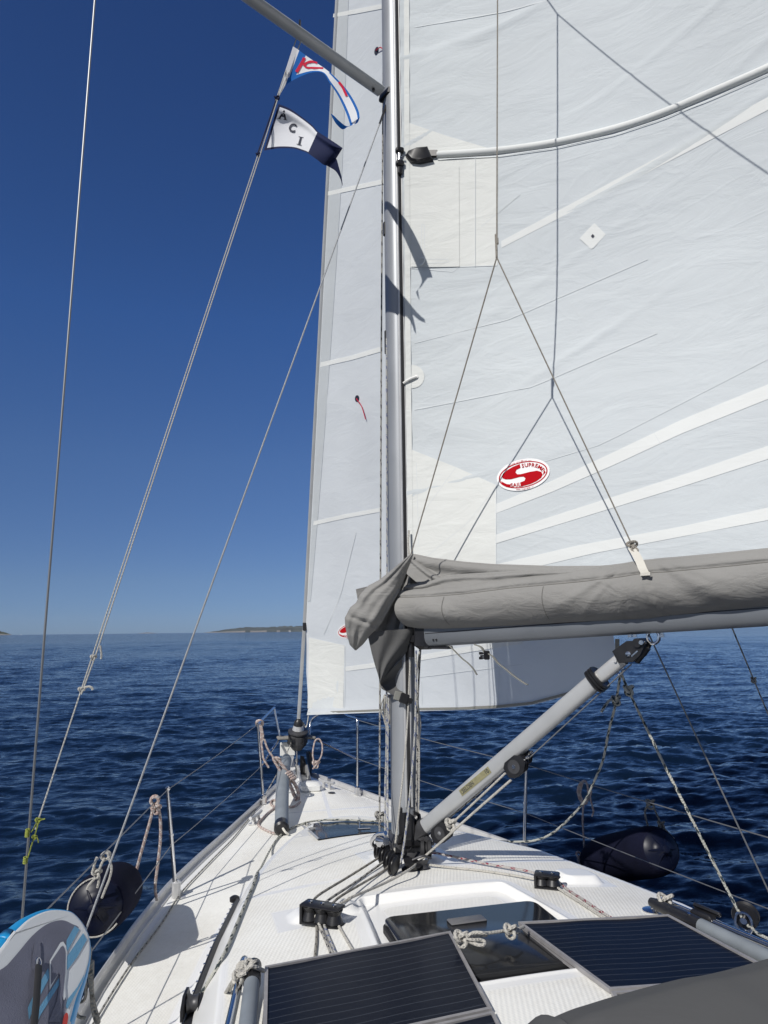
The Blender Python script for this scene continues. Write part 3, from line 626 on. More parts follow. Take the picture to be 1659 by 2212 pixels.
# hatches
def build_hatches():
    zz = 1.625; c4 = [atz(*q, zz) for q in ((836, 1998), (1146, 1955), (1247, 2086), (1000, 2118))]
    x0, x1, y0, y1 = -.36, .295, -1.53, -.955
    zd = float(zdeck(0, -1.1))-.008; b = MB(); lp = []
    def rr(x0, x1, y0, y1, r, z):
        out = []
        for cx, cy, a0 in ((x1-r, y1-r, 0), (x0+r, y1-r, 90), (x0+r, y0+r, 180), (x1-r, y0+r, 270)):
            for k in range(6): a = R(a0+18*k); out.append(V(cx+r*math.cos(a), cy+r*math.sin(a), z))
        return out
    fr = MB(); fr.loft([rr(x0-.02, x1+.02, y0-.035, y1+.01, .05, zd-.01), rr(x0-.02, x1+.02, y0-.035, y1+.01, .05, zd+.018), rr(x0, x1, y0-.01, y1-.01, .05, zd+.022)])
    o = fr.build('deck_hatch', M['black_matt'], yacht)
    b.loft([rr(x0-.012, x1+.012, y0, y1+.004, .045, zd+.0235), rr(x0-.012, x1+.012, y0, y1+.004, .045, zd+.040), rr(x0-.006, x1+.006, y0+.006, y1-.002, .04, zd+.043)]); b.build('glass', M['glass_dark'], o)
    b = MB(); h = atz(*zh(805, 290), zd+.05); b.box(h-V(0, 0, .006), (.155, .060, .008), (1, .04, 0), (0, 1, 0), bev=.004); b.build('handle', M['handle'], o)
    # long dark window set into the front of the coachroof
    top = [(659, 1781), (700, 1776), (760, 1773), (830, 1773), (880, 1775)]; bot = [(688, 1813), (740, 1805), (800, 1798), (850, 1794), (885, 1792)]
    tp = catmull([V(*q) for q in top], 4); bt = catmull([V(*q) for q in bot], 4)
    rows = []
    for k in range(5): rows.append([atdeck(*(a+(c-a)*k/4), .008) for a, c in zip(tp, bt)])
    b = MB(); b.grid(np.array(rows)); rim = [np.array(rows[0])-V(0, 0, .012), np.array(rows[0])]; b.grid(np.array(rim)); b.grid(np.array([np.array(rows[-1]), np.array(rows[-1])-V(0, 0, .012)]))
    o = b.build('forward_hatch', M['glass_front'], yacht)
    b = MB(); g = lambda x, y, off: atdeck(*z6(x, y), off)
    b.tube([g(1398, 1300, .012), g(1405, 1360, .02), g(1405, 1420, .02)], .005, 6); b.tube([g(1388, 1425, .02), g(1518, 1418, .02)], .006, 6, smooth=False); b.build('latch', M['steel'], o)
    b = MB(); l = [g(x, y, .012) for x, y in ((800, 1385), (880, 1450), (965, 1528))]; r_ = [g(x, y, .012) for x, y in ((832, 1383), (905, 1440), (985, 1515))]
    b.grid(np.array([l, r_])); b.build('hatch_frame', M['alu_light'], o)
build_hatches()

# handrails, genoa track, deck organisers
def build_fittings():
    # port handrail
    def rail(front_px, back_dir, label):
        b = MB(); p = front_px; b.tube(p, .0145, 12, sub=5); b.build('handrail', M['steel'], yacht)
    f = atz(*z3(588, 912), 1.715); a = atz(*z3(475, 1413), 1.715); d = (a-f)/np.linalg.norm(a-f)
    rail([f+V(.0, .0, -.09), f+V(0, .0, -.03), f+d*.03, f+d*.4, f+d*1.4], d, '')
    global HR_P, HR_S, HRD_P, HRD_S
    HR_P, HRD_P = f, d
    f = atz(*z5(965, 950), 1.70); a = atz(*z5(1659, 1243), 1.70); d = (a-f)/np.linalg.norm(a-f); ft = atdeck(*z5(890, 1002), .01)
    rail([ft, ft*.45+f*.55+V(0, 0, .012), f+d*.02, f+d*.5, f+d*1.5], d, ''); HR_S, HRD_S = f, d
    b = MB(); b.lathe(ft-V(0, 0, .01), (0, 0, 1), [(.045, 0), (.045, .01), (.02, .016)], 16); b.build('handrail_foot', M['steel'], yacht)
    # genoa track on the port coachroof side
    t0 = atz(*z3(540, 485), 1.45); t1 = atz(*z3(235, 1175), 1.45); d = t1-t0; L = np.linalg.norm(d); d /= L
    b = MB(); n = 14; rows = []
    for k in range(n+6):
        c = t0+d*L*k/n; c = V(c[0], c[1], float(zdeck(c[0], c[1]))+.004); sx = V(-d[1], d[0], 0)
        g_ = (float(zdeck(c[0]+.02, c[1]))-float(zdeck(c[0]-.02, c[1])))/.04; sx = V(sx[0], sx[1], g_*sx[0]); sx /= np.linalg.norm(sx); up = np.cross(sx, d); up *= np.sign(up[2])
        rows.append([c-sx*.019, c-sx*.019+up*.018, c-sx*.008+up*.022, c+sx*.008+up*.022, c+sx*.019+up*.018, c+sx*.019])
    b.loft(rows); o = b.build('genoa_track', M['black'], yacht)
    b = MB()
    for k in range(1, 16):
        q = (rows[k][2]+rows[k][3])/2+(rows[k+1][2]-rows[k][2])*.0; b.lathe(q, (0, 0, 1), [(.006, -.002), (.006, .0025), (.003, .003)], 8)
    split_loose(b.build('track_bolts', M['steel'], o), 'track_bolt')
    b = MB(); c = (rows[0][2]+rows[0][3])/2; b.box(c+V(0, .01, .004), (.05, .04, .036), bev=.01); b.build('track_end_stop', M['black'], o)
    # organisers
    def organiser(a, c, n, h, hpad):
        a = V(*a); c = V(*c); d = (c-a)/np.linalg.norm(c-a); L = np.linalg.norm(c-a); nrm = V(-d[1], d[0], 0); mid = (a+c)/2; z0 = float(zdeck(mid[0], mid[1]))
        a[2] = c[2] = mid[2] = z0
        b = MB(); b.box(mid+V(0, 0, h), (L, .075, .012), d, nrm, bev=.005); b.box(mid+V(0, 0, .006), (L, .07, .012), d, nrm, bev=.004)
        b.box(a+d*.006+V(0, 0, h/2), (.012, .07, h), d, nrm, bev=.003); o = b.build('deck_organiser', M['black'], yacht)
        for k in range(n):
            q = a+d*L*(k+.6)/(n+.2)+V(0, 0, .014); s = MB().lathe(q, (0, 0, 1), [(.034, 0), (.036, .004), (.026, h*.45), (.036, h-.022), (.034, h-.02)], 16); s.build('sheave', M['black'], o)
            s = MB().lathe(q+V(0, 0, h-.01), (0, 0, 1), [(.009, 0), (.009, .006), (.004, .008)], 10); s.build('bolt', M['steel'], o)
    p = atz(*z3(1040, 470), 1.73); q = atz(*z3(1335, 520), 1.73); organiser(p, q, 3, .075, 0)
    c = atz(*z5(182, 800), 1.69); organiser(c-V(.05, -.03, 0), c+V(.05, -.03, 0), 2, .06, 0)
build_fittings()

# mast, spreaders, standing rigging
mast = MB()
MZ = [1.66, 2.0, 6.27, 10, 15.2]
MA, MBX = .098, .068
def mast_loop(z):
    out = []
    for k in range(40):
        a = 2*math.pi*k/40; q = 2/2.35
        sx = np.sign(math.cos(a))*abs(math.cos(a))**q*MBX; sy = np.sign(math.sin(a))*abs(math.sin(a))**q*MA
        out.append(V(sx, sy, z))
    return out
mast.loft([mast_loop(z) for z in MZ]); mast_o = mast.build('mast', M['alu_mast'], yacht)
b = MB(); b.box(V(0, -.1005, 8.4), (.018, .010, 13.0)); b.build('sail_groove', M['black_matt'], mast_o)
b = MB(); b.box(V(-.015, -.098, 8.4), (.012, .018, 13.0), bev=.003); b.box(V(.015, -.098, 8.4), (.012, .018, 13.0), bev=.003); b.build('groove_lips', M['alu_light'], mast_o)
b = MB(); b.lathe(V(0, 0, float(zdeck(0, 0))-.01), (0, 0, 1), [(.17, 0), (.17, .012), (.13, .03), (.12, .05)], 24); b.box(V(0, -.0, 1.70), (.19, .25, .10), bev=.03); b.build('mast_foot', M['dkgrey'], mast_o)
SPT = [None, None]
root = V(-.055, -.01, 6.275)
for i, s in enumerate((-1, 1)):
    r0 = V(s*.06, -.02, 6.285); tq = atz(223, -228, 6.60); tip = V(s*abs(tq[0]), tq[1], tq[2]); SPT[i] = tip
    b = MB(); dd = tip-r0; b.tube([r0+dd*.02, r0+dd*.5, tip], [.045, .044, .036], 16, smooth=False, flat=.42, up=(0, 0, 1)); o = b.build('spreader', M['alu'], mast_o)
    b = MB(); X = dd/np.linalg.norm(dd); b.box(r0+X*.0, (.035, .12, .06), X, (0, 1, 0), bev=.01); b.lathe(r0+X*.10+V(0, 0, -.02), (0, 0, -1), [(.009, 0), (.009, .016)], 8); b.build('spreader_root', M['black'], o)
CH = [V(-1.69, -.96, 1.23), V(1.69, -.96, 1.23)]
for i, s in enumerate((-1, 1)):
    top = V(s*.06, -.03, 6.20)
    low = CH[i]
    dn = (low-top)/np.linalg.norm(low-top)
    o = wire('lower_shroud', [top, low-dn*.28], .0042, 'wire_bright' if s < 0 else 'wire', yacht, 8)
    b = MB(); b.lathe(low, -dn, [(.009, 0), (.009, .05), (.006, .055), (.012, .08), (.012, .2), (.006, .22), (.008, .225), (.007, .32)], 10); b.build('turnbuckle', M['steel'], o)
    b = MB(); b.tube([top+V(-s*.03, 0, .03), top, top+dn*.18], [.008, .009, .006], 8, smooth=False); b.build('terminal', M['black'], o)
    if s < 0: lo = atx(50, 1955, -1.76); lo2 = lo+(lo-SPT[i])*.2
    else: lo = V(1.755, -1.0, 1.25); lo2 = lo
    o = wire('cap_shroud', [SPT[i], lo2], .0048, 'wire', yacht, 8)
    wire('upper_shroud', [SPT[i], V(s*.05, 0, 13.5)], .004, 'wire', yacht, 6)
# boom
TH = R(35); BD = V(math.sin(TH), -math.cos(TH), 0); BN = V(-math.cos(TH), -math.sin(TH), 0); B0 = V(0, -.1, 0)
def boom_pt(u, off=0.0, dz=0.0):              # along the boom, towards port, above the boom's underside
    return B0+BD*u+BN*off+V(0, 0, 2.757+.054*(u-.134)+dz)
b = MB(); prof = []
for a in np.linspace(0, 2*math.pi, 28, endpoint=False):
    q = 2/3.4; prof.append((np.sign(math.cos(a))*abs(math.cos(a))**q*.052, .085+np.sign(math.sin(a))*abs(math.sin(a))**q*.085))
b.loft([[boom_pt(u, o, z) for o, z in prof] for u in (.16, 1.5, 3, 4.35)]); boom_o = b.build('boom', M['alu_boom'], yacht)
b = MB(); b.grid(np.array([[boom_pt(u, .0535, z) for u in (.17, 2, 4.3)] for z in (.070, .0735)])); b.build('boom_groove', M['black_matt'], boom_o)
b = MB(); b.box(boom_pt(.13, 0, .075), (.10, .11, .175), BD, BN, bev=.02); b.box(boom_pt(.06, 0, .05), (.10, .05, .06), BD, BN, bev=.012); b.tube([boom_pt(.03, 0, -.05), boom_pt(.03, 0, .13)], .02, 10, smooth=False)
b.box(boom_pt(.22, 0, -.006), (.16, .05, .016), BD, BN, bev=.004); b.build('gooseneck', M['black'], boom_o)
b = MB()
for q in (.225, .245): b.lathe(boom_pt(q, .05, .035), BN, [(.005, 0), (.005, .006)], 8)
split_loose(b.build('rivets', M['black'], boom_o), 'rivet')
b = MB()
for px in (558, 597, 815): 
    q = plane(*zo(px, 925), B0, BN); b.lathe(q+V(0, 0, .02), (0, 0, -1), [(.007, 0), (.007, .012), (.010, .013), (.010, .026)], 8)
ring = [plane(*zo(735+48*math.cos(a)+10, 935+52*math.sin(a)), B0, BN) for a in np.linspace(0, 6.283, 16, endpoint=False)]; b.tube(ring, .007, 8, smooth=False, closed=True); split_loose(b.build('boom_shackles', M['steel'], boom_o), 'boom_fitting')
# rod vang
def build_vang():
    lo = plane(*zb(745, 912), B0, BN); hi = plane(1338, 1428, B0, BN); end = plane(1388, 1388, B0, BN)
    d = (hi-lo)/np.linalg.norm(hi-lo); n = BN
    Y = np.cross(n, d)
    def sq(c, w_, h_, e=.35):
        out = []
        for a in np.linspace(0, 2*math.pi, 24, endpoint=False):
            q = 2/3.2; out.append(c+n*np.sign(math.cos(a))*abs(math.cos(a))**q*w_+Y*np.sign(math.sin(a))*abs(math.sin(a))**q*h_)
        return out
    mid = plane(1291, 1467, B0, BN)
    b = MB(); b.loft([sq(lo, .033, .039), sq(mid, .033, .039)]); o = b.build('rod_vang', M['alu'], yacht)
    b = MB(); b.loft([sq(mid-d*.02, .026, .031), sq(hi+d*.02, .026, .031)]); b.lathe(plane(*zo(441, 1122), B0+BN*.032, BN), BN, [(.008, 0), (.008, .004)], 10); b.build('inner_tube', M['alu_light'], o)
    b = MB(); b.loft([sq(mid-d*.022, .041, .050), sq(mid+d*.016, .041, .050)])
    for k in (-.018, -.002, .012): b.tube([p for p in sq(mid+d*k, .044, .053)], .007, 6, smooth=False, closed=True)
    b.build('rubber_collar', M['black'], o)
    b = MB(); P2 = [plane(*zo(*q), B0, BN) for q in ((448, 1045), (560, 965), (680, 958), (712, 985), (665, 1080), (610, 1130), (500, 1140))]
    for s in (-1, 1): b.prism([p+BN*s*.026 for p in P2], BN*s*.018)
    b.box(hi+d*.07, (.11, .06, .055), d, n, bev=.012); q = plane(*zo(650, 978), B0, BN); b.lathe(q-BN*.055, BN, [(.02, 0), (.02, .11)], 14)
    b.tube([plane(*zo(590, 1110), B0-BN*.02, BN), plane(*zo(680, 1000), B0-BN*.02, BN)], .03, 10, smooth=False); oo = b.build('vang_head', M['black'], o)
    b = MB(); q = plane(*zo(546, 1070), B0+BN*.045, BN); b.lathe(q, BN, [(.012, 0), (.012, .006), (.006, .008)], 12)
    q = plane(*zo(650, 978), B0+BN*.056, BN); b.lathe(q, BN, [(.010, 0), (.010, .006)], 12)
    b.grid(np.array([[plane(*zo(x, y), B0+BN*.0455, BN) for x, y in ((565, 1085), (615, 1040))], [plane(*zo(x, y), B0+BN*.0455, BN) for x, y in ((572, 1092), (622, 1050))]])); split_loose(b.build('vang_pins', M['steel'], oo), 'vang_pin')
    b = MB(); e0 = plane(*zb(655, 1010), B0, BN); b.loft([sq(lo-d*.005, .036, .045), sq(lo+d*.02, .036, .045)]); b.loft([sq(e0, .025, .022), sq(lo-d*.03, .030, .036), sq(lo, .034, .042)])
    b.prism([plane(*zb(*q), B0, BN) for q in ((705, 1025), (780, 970), (855, 1060), (850, 1090))], BN*.02); b.build('vang_foot', M['dkgrey'], o)
    b = MB()
    c = plane(*zb(605, 860), B0, BN)
    for s_2 in (-1, 1): b.prism([c+BN*s_2*.024+BD*x+V(0, 0, z) for x, z in ((-.055, -.13), (-.02, -.16), (.03, -.12), (.055, -.02), (.045, .045), (.01, .06), (-.05, .05))], BN*s_2*.010)
    b.box(c-BD*.045+V(0, 0, -.04), (.02, .075, .24), BD, BN, bev=.006); b.lathe(c+BD*.012+V(0, 0, .01)-BN*.032, BN, [(.030, 0), (.030, .010), (.018, .018), (.018, .046), (.030, .054), (.030, .064)], 16)
    b.box(V(.01, -.105, 1.735), (.13, .10, .07), bev=.02); b.tube([V(-.075, -.115, 1.745), V(.085, -.115, 1.745)], .022, 12, smooth=False)
    ob = b.build('vang_bracket', M['black'], o)
    b = MB(); b.lathe(c+BD*.012+V(0, 0, .01)-BN*.036, BN, [(.009, 0), (.009, .072)], 10)
    for z in (-.09, -.06): b.lathe(c-BD*.045+V(0, 0, z)+BN*.037, BN, [(.006, 0), (.006, .004)], 8)
    split_loose(b.build('bracket_pins', M['steel'], ob), 'bracket_pin')
    q0 = plane(*zb(1125, 555), B0+BN*.0345, BN); q1 = plane(*zb(1428, 305), B0+BN*.0345, BN); X = (q1-q0)/np.linalg.norm(q1-q0); L = np.linalg.norm(q1-q0); Yv = np.cross(BN, X)
    b = MB(); hh = .0165; b.grid(np.array([[q0+X*L*i+Yv*s*hh+BN*.0005 for i in (0, .5, 1)] for s in (-1, 1)])); st = b.build('maker_sticker', M['gold'], o)
    b = MB()
    for txt, at, size in (('SELDEN', .27, .030), ('10', .90, .032)):
        v, f = text_mesh(txt, .012); i0 = b.add([q0+X*(L*at+x*size*.82)+Yv*(-y if False else y)*size+BN*.0015 for x, y in v])
        for q in f: b.face([i0+k for k in q])
    ring = [q0+X*(L*.065+.007*math.cos(a))+Yv*.010*math.sin(a)+BN*.0012 for a in np.linspace(0, 6.283, 14, endpoint=False)]; b.tube(ring, .0012, 4, smooth=False, closed=True)
    b.build('lettering', M['ink'], st, smooth=False)
build_vang()
# turning blocks at the mast foot
def build_mast_blocks():
    for k in range(4):
        t = k/3; c = atz(*zb(285+150*t, 1130+165*t), 1.70+.0*t); n = V(.75, -.62, -.12); n /= np.linalg.norm(n)
        b = MB(); b.lathe(c-n*.016, n, [(.020, 0), (.046, .003), (.050, .006), (.038, .014), (.038, .018), (.050, .026), (.046, .029), (.020, .032)], 20); o = b.build('turning_block', M['black'], yacht)
    c = atz(*zb(320, 1030), 1.78); b = MB(); b.tube([atz(*zb(250, 1130), 1.70), atz(*zb(205, 1060), 1.74), atz(*zb(260, 985), 1.80), atz(*zb(350, 965), 1.83)], .011, 8); b.lathe(atz(*zb(300, 1040), 1.77), (.3, -.9, .1), [(.035, 0), (.03, .03), (.02, .05)], 14); b.build('halyard_eye', M['steel'], yacht)
    c = atz(*zb(610, 1315), 1.66); b = MB(); b.lathe(c-V(0, 0, .02), (.2, -.2, 1), [(.05, 0), (.035, .02), (.05, .045)], 16); b.build('turning_block', M['black'], yacht)
    c = atz(*zb(725, 1300), 1.66); b = MB(); b.lathe(c-V(0, 0, .02), (-.1, .3, 1), [(.045, 0), (.03, .018), (.045, .04)], 16); b.tube([c+V(-.05, 0, .03), c+V(0, -.02, .05), c+V(.05, 0, .03)], .006, 8); b.build('turning_block', M['dkgrey'], yacht)
    b = MB(); q = atz(*zb(765, 1130), 1.72); b.lathe(q-V(.03, 0, 0), (1, -.3, 0), [(.022, 0), (.046, .004), (.046, .02), (.03, .026), (.03, .034), (.046, .04), (.046, .056), (.022, .06)], 18); b.build('halyard_block', M['black_matt'], yacht)
    b = MB(); b.lathe(atz(*zb(680, 1385), 1.635), (0, 0, 1), [(.03, 0), (.03, .004)], 14); b.build('pad_eye', M['steel'], yacht)
build_mast_blocks()

# ---------------------------------------------------------------- sails
def hit(f, px, py, s0, t0, it=14):            # where on the surface f(s,t) a sight line lands
    s, t = s0, t0; e = 1e-3
    for _ in range(it):
        a = np.array(proj(f(s, t))); r_ = np.array([px, py])-a
        J = np.array([(np.array(proj(f(s+e, t)))-a)/e, (np.array(proj(f(s, t+e)))-a)/e]).T
        d = np.linalg.lstsq(J, r_, rcond=None)[0]; d = np.clip(d, -.6, .6); s += d[0]; t += d[1]
        if np.abs(r_).max() < .05: break
    return s, t
def normal(f, s, t, e=2e-3):
    n = np.cross(f(s+e, t)-f(s-e, t), f(s, t+e)-f(s, t-e)); n /= np.linalg.norm(n)
    return n if n@(CAM-f(s, t)) > 0 else -n
def main_f(u, z):
    th = R(35+1.3*(z-3.0)); d = V(math.sin(th), -math.cos(th), 0); mm = V(math.cos(th), math.sin(th), 0)
    ch = max(.6, 4.35*(1-(z-2.9)/12.8)); s = min(max(u/ch, 0), 1); fill = float(sstep(2.7, 5.0, z))
    B = ch*(.035+.06*fill)*4*s**.85*(1-s)
    return V(.0, -.108, z)+d*u+mm*B
def main_n(u, z): return normal(main_f, u, z)
def decal(surf, init, top, bot, off, nu=24, nv=6):   # a patch lying on a sail between two outlines
    def res(l, n):
        l = [V(*q) for q in l]; dl = np.cumsum([0]+[np.linalg.norm(b-a) for a, b in zip(l, l[1:])]); x = np.linspace(0, dl[-1], n)
        return np.stack([np.interp(x, dl, [q[k] for q in l]) for k in (0, 1)], -1)
    A, Bq = res(top, nu), res(bot, nu); G = np.zeros((nv, nu, 3)); st = init
    for j in range(nv):
        for i in range(nu):
            q = A[i]+(Bq[i]-A[i])*j/(nv-1)
            st = hit(surf, q[0], q[1], *(st if i else init)); G[j, i] = surf(*st)+normal(surf, *st)*off
    return G
def build_main():
    us = np.concatenate([np.linspace(.012, .3, 24), np.linspace(.31, 2.7, 150), np.linspace(2.75, 4.3, 30)]); zs = np.concatenate([np.linspace(2.86, 7.2, 240), np.linspace(7.25, 11, 50)])
    rg = np.random.RandomState(3); P = np.zeros((len(zs), len(us), 3)); ks = []
    for k in range(26): ks.append((rg.uniform(3.0, 9.5), rg.normal(.30, .22), rg.uniform(-.2, 2.3), rg.uniform(.25, .9), rg.uniform(.008, .03), rg.uniform(.002, .0065)))
    for j, z in enumerate(zs):
        for i, u in enumerate(us):
            p = main_f(u, z); dlt = 0
            for z0, sl, u0, wu, wz, am in ks:
                q = (z-z0-sl*(u-u0)); dlt += am*math.exp(-(q/wz)**2-((u-u0)/wu)**2)
            dlt += .0035*math.sin(z*23+u*2+3*math.sin(u*3+z*1.7))*math.exp(-u/.35)
            P[j, i] = p+V(-.81, -.57, 0)*dlt
    ms = MB().grid(P).build('mainsail', M['sail'], None, auto=0)
    tag(ms, 'large white mainsail set behind the mast with a red oval sailmaker badge', 'sail')
    I = (1.0, 4.5)
    def put(name, top, bot, mt, off=.0022, parent=ms, nu=24, nv=5): return MB().grid(decal(main_f, I, top, bot, off, nu, nv)).build(name, M[mt], parent, auto=0)
    # taped seams radiating from the tack and the reef patch
    for t_, b_ in (([(1083, 521), (1300, 405), (1480, 308), (1690, 193), (2100, -35)], [(1083, 536), (1300, 424), (1480, 331), (1690, 222), (2100, 4)]),
                   ([(1072, 1089), (1190, 1040), (1330, 975), (1470, 908), (1690, 818), (2100, 645)], [(1072, 1109), (1190, 1064), (1330, 1003), (1470, 938), (1690, 850), (2100, 682)]),
                   ([(1072, 1155), (1250, 1097), (1469, 1028), (1690, 953), (2100, 812)], [(1072, 1174), (1250, 1120), (1469, 1053), (1690, 982), (2100, 845)]),
                   ([(1060, 1222), (1250, 1178), (1469, 1138), (1690, 1090), (2100, 1000)], [(1095, 1240), (1280, 1196), (1469, 1160), (1690, 1118), (2100, 1032)])):
        put('seam_tape', t_, b_, 'tape', nu=44, nv=3)
    put('reinforcement_patch', [(878, 264), (965, 294), (1060, 322), (1076, 334)], [(878, 577), (995, 577), (1030, 575), (1075, 574)], 'cream', .0028, nu=14, nv=14)
    put('reinforcement_patch', [(889, 340), (940, 352), (992, 360)], [(889, 577), (940, 578), (993, 577)], 'cream', .0062, nu=10, nv=12)
    put('reinforcement_patch', [(885, 970), (985, 1009), (1072, 1048)], [(889, 1240), (985, 1240), (1072, 1240)], 'cream', .0028, nu=12, nv=14)
    put('luff_tape', [(873, -20), (873.5, 400), (876, 800), (882, 1200)], [(884, -20), (885, 400), (888, 800), (893, 1200)], 'cream', .005, nu=60, nv=3)
    # stitched lines
    b = MB()
    def line(pts, wpx=1.5, off=.0036):
        pts = [V(*q) for q in pts]; a = pts[0]; n = V(-(pts[-1]-a)[1], (pts[-1]-a)[0]); n /= np.linalg.norm(n)
        b.grid(decal(main_f, I, [tuple(q-n*wpx/2) for q in pts], [tuple(q+n*wpx/2) for q in pts], off, 14, 2))
    line([(1027, 335), (1027, 490), (1027, 577)], 1.2, .0072); line([(911, 486), (911, 560)], 1.2, .0072); line([(917, 486), (917, 560)], 1.2, .0072); line([(911, 486), (917, 486)], 1.2, .0072)
    line([(917, 561), (968, 561)], 1.2, .0072); line([(917, 570), (968, 568)], 1.2, .0072); line([(968, 561), (968, 568)], 1.2, .0072); line([(995, 577), (1074, 574)], 1.2)
    line([(880, 578), (980, 588), (990, 577)], 1.0); line([(1040, 490), (1124, 420)], 1); line([(1072, 1048), (1072, 1230)], 1.4)
    line([(894, 60), (1100, 24), (1400, -60)], 1.6); line([(895, 742), (1100, 690), (1400, 560)], 1.1); line([(895, 885), (1150, 836), (1420, 720)], 1.1)
    line([(1100, 1020), (1300, 960), (1690, 760)], .9); line([(925, 1200), (1010, 1130), (1072, 1052)], .9); line([(905, 1120), (985, 1010)], .9); line([(1230, 650), (1330, 800), (1440, 980)], .9)
    line([(900, 1000), (905, 1180)], .9)
    split_loose(b.build('stitching', M['stitch'], ms), 'stitch_line')
    # luff circle and its hank
    for (c, r_, mt, off) in (((892, 814), 25, 'cream', .0045),):
        top = [(c[0]+.0+r_*math.sin(a), c[1]-r_*math.cos(a)) for a in np.linspace(0, math.pi, 14)]; mid = [(c[0]-3, q[1]) for q in top]
        put('hank_patch', top, mid, mt, off, nu=18, nv=5)
    s0 = hit(main_f, 900, 815, .1, 4.6); p = main_f(*s0); n = main_n(*s0)
    b = MB(); b.lathe(p, n, [(.010, 0), (.010, .012), (.006, .013)], 12); b.tube([p+n*.012, p*.5+V(0, -.105, p[2]-.03)*.5+n*.014, V(0.0, -.115, p[2]-.035)], .008, 8); b.build('luff_hank', M['white_plastic'], ms)
    b = MB(); s0 = hit(main_f, 911, 566, .1, 5.5); p = main_f(*s0); n = main_n(*s0); b.tube([p+n*.008+V(*(.022*math.cos(a)*BD))+V(0, 0, .022*math.sin(a)) for a in np.linspace(0, 6.283, 16, endpoint=False)], .005, 6, smooth=False, closed=True); b.build('reef_ring', M['stitch'], ms)
    # batten in its pocket, with the black car at the luff
    path = []
    for q in ((945, 336), (1073, 327), (1200, 309), (1330, 279), (1430, 246), (1540, 200), (1660, 148), (1760, 100), (1950, 2), (2150, -110)):
        s_ = hit(main_f, *q, 1.0, 6.5); path.append(main_f(*s_)+main_n(*s_)*.006)
    b = MB(); b.tube(path, .021, 12, sub=6, flat=1.0); b.build('batten_pocket', M['tape'], ms)
    put('batten_edge', [(946, 345), (1073, 338), (1200, 320), (1330, 291), (1430, 258), (1540, 213), (1660, 161), (1700, 143)], [(946, 347), (1073, 340), (1200, 322), (1330, 293), (1430, 260), (1540, 215), (1660, 163), (1700, 145)], 'stitch', .009, nu=40, nv=2)
    g = lambda x, y, off: (lambda s_: main_f(*s_)+main_n(*s_)*off)(hit(main_f, *z1(x, y), .2, 6.0))
    b = MB(); out = [(1375, 1310), (1400, 1275), (1470, 1248), (1560, 1240), (1605, 1345), (1500, 1370), (1420, 1360)]
    b.loft([[g(x, y, .002) for x, y in out], [g(x, y, .03) for x, y in out], [g(1480+(x-1480)*.8, 1305+(y-1305)*.75, .042) for x, y in out]])
    b.loft([[g(x, y, o_) for x, y in ((1565, 1263), (1642, 1263), (1642, 1310), (1575, 1312))] for o_ in (.004, .024)]); bo = b.build('batten_car', M['black'], ms)
    b = MB(); p0 = g(1360, 1320, .03); p1 = V(-.005, -.12, p0[2]+.0)
    b.tube([p0, p1], .006, 8, smooth=False); b.lathe(p1-V(0, 0, .035), (0, 0, 1), [(.012, 0), (.012, .07)], 10); b.build('car_pin', M['steel'], bo)
    b = MB()
    for dz in (.05, -.04): b.box(V(-.002, -.122, p0[2]+dz), (.05, .04, .035), bev=.008)
    b.box(V(0, -.115, p0[2]-.085), (.03, .03, .05), bev=.006); split_loose(b.build('car_sliders', M['black'], bo), 'car_slider')
    # diamond spot and sailmaker badge
    c = (1281, 511); put('spot_patch', [(c[0]-29, c[1]+5), (c[0]+3, c[1]-29), (c[0]+28, c[1]-4)], [(c[0]-29, c[1]+5), (c[0]-2, c[1]+29), (c[0]+28, c[1]-4)], 'tape', .004, nu=13, nv=5)
    put('grommet', [(c[0]-4, c[1]), (c[0], c[1]-4.5), (c[0]+4, c[1])], [(c[0]-4, c[1]), (c[0], c[1]+4.5), (c[0]+4, c[1])], 'ink', .007, nu=9, nv=3)
    badge(ms, main_f, I, (1131, 1026), 1.0)
    return ms
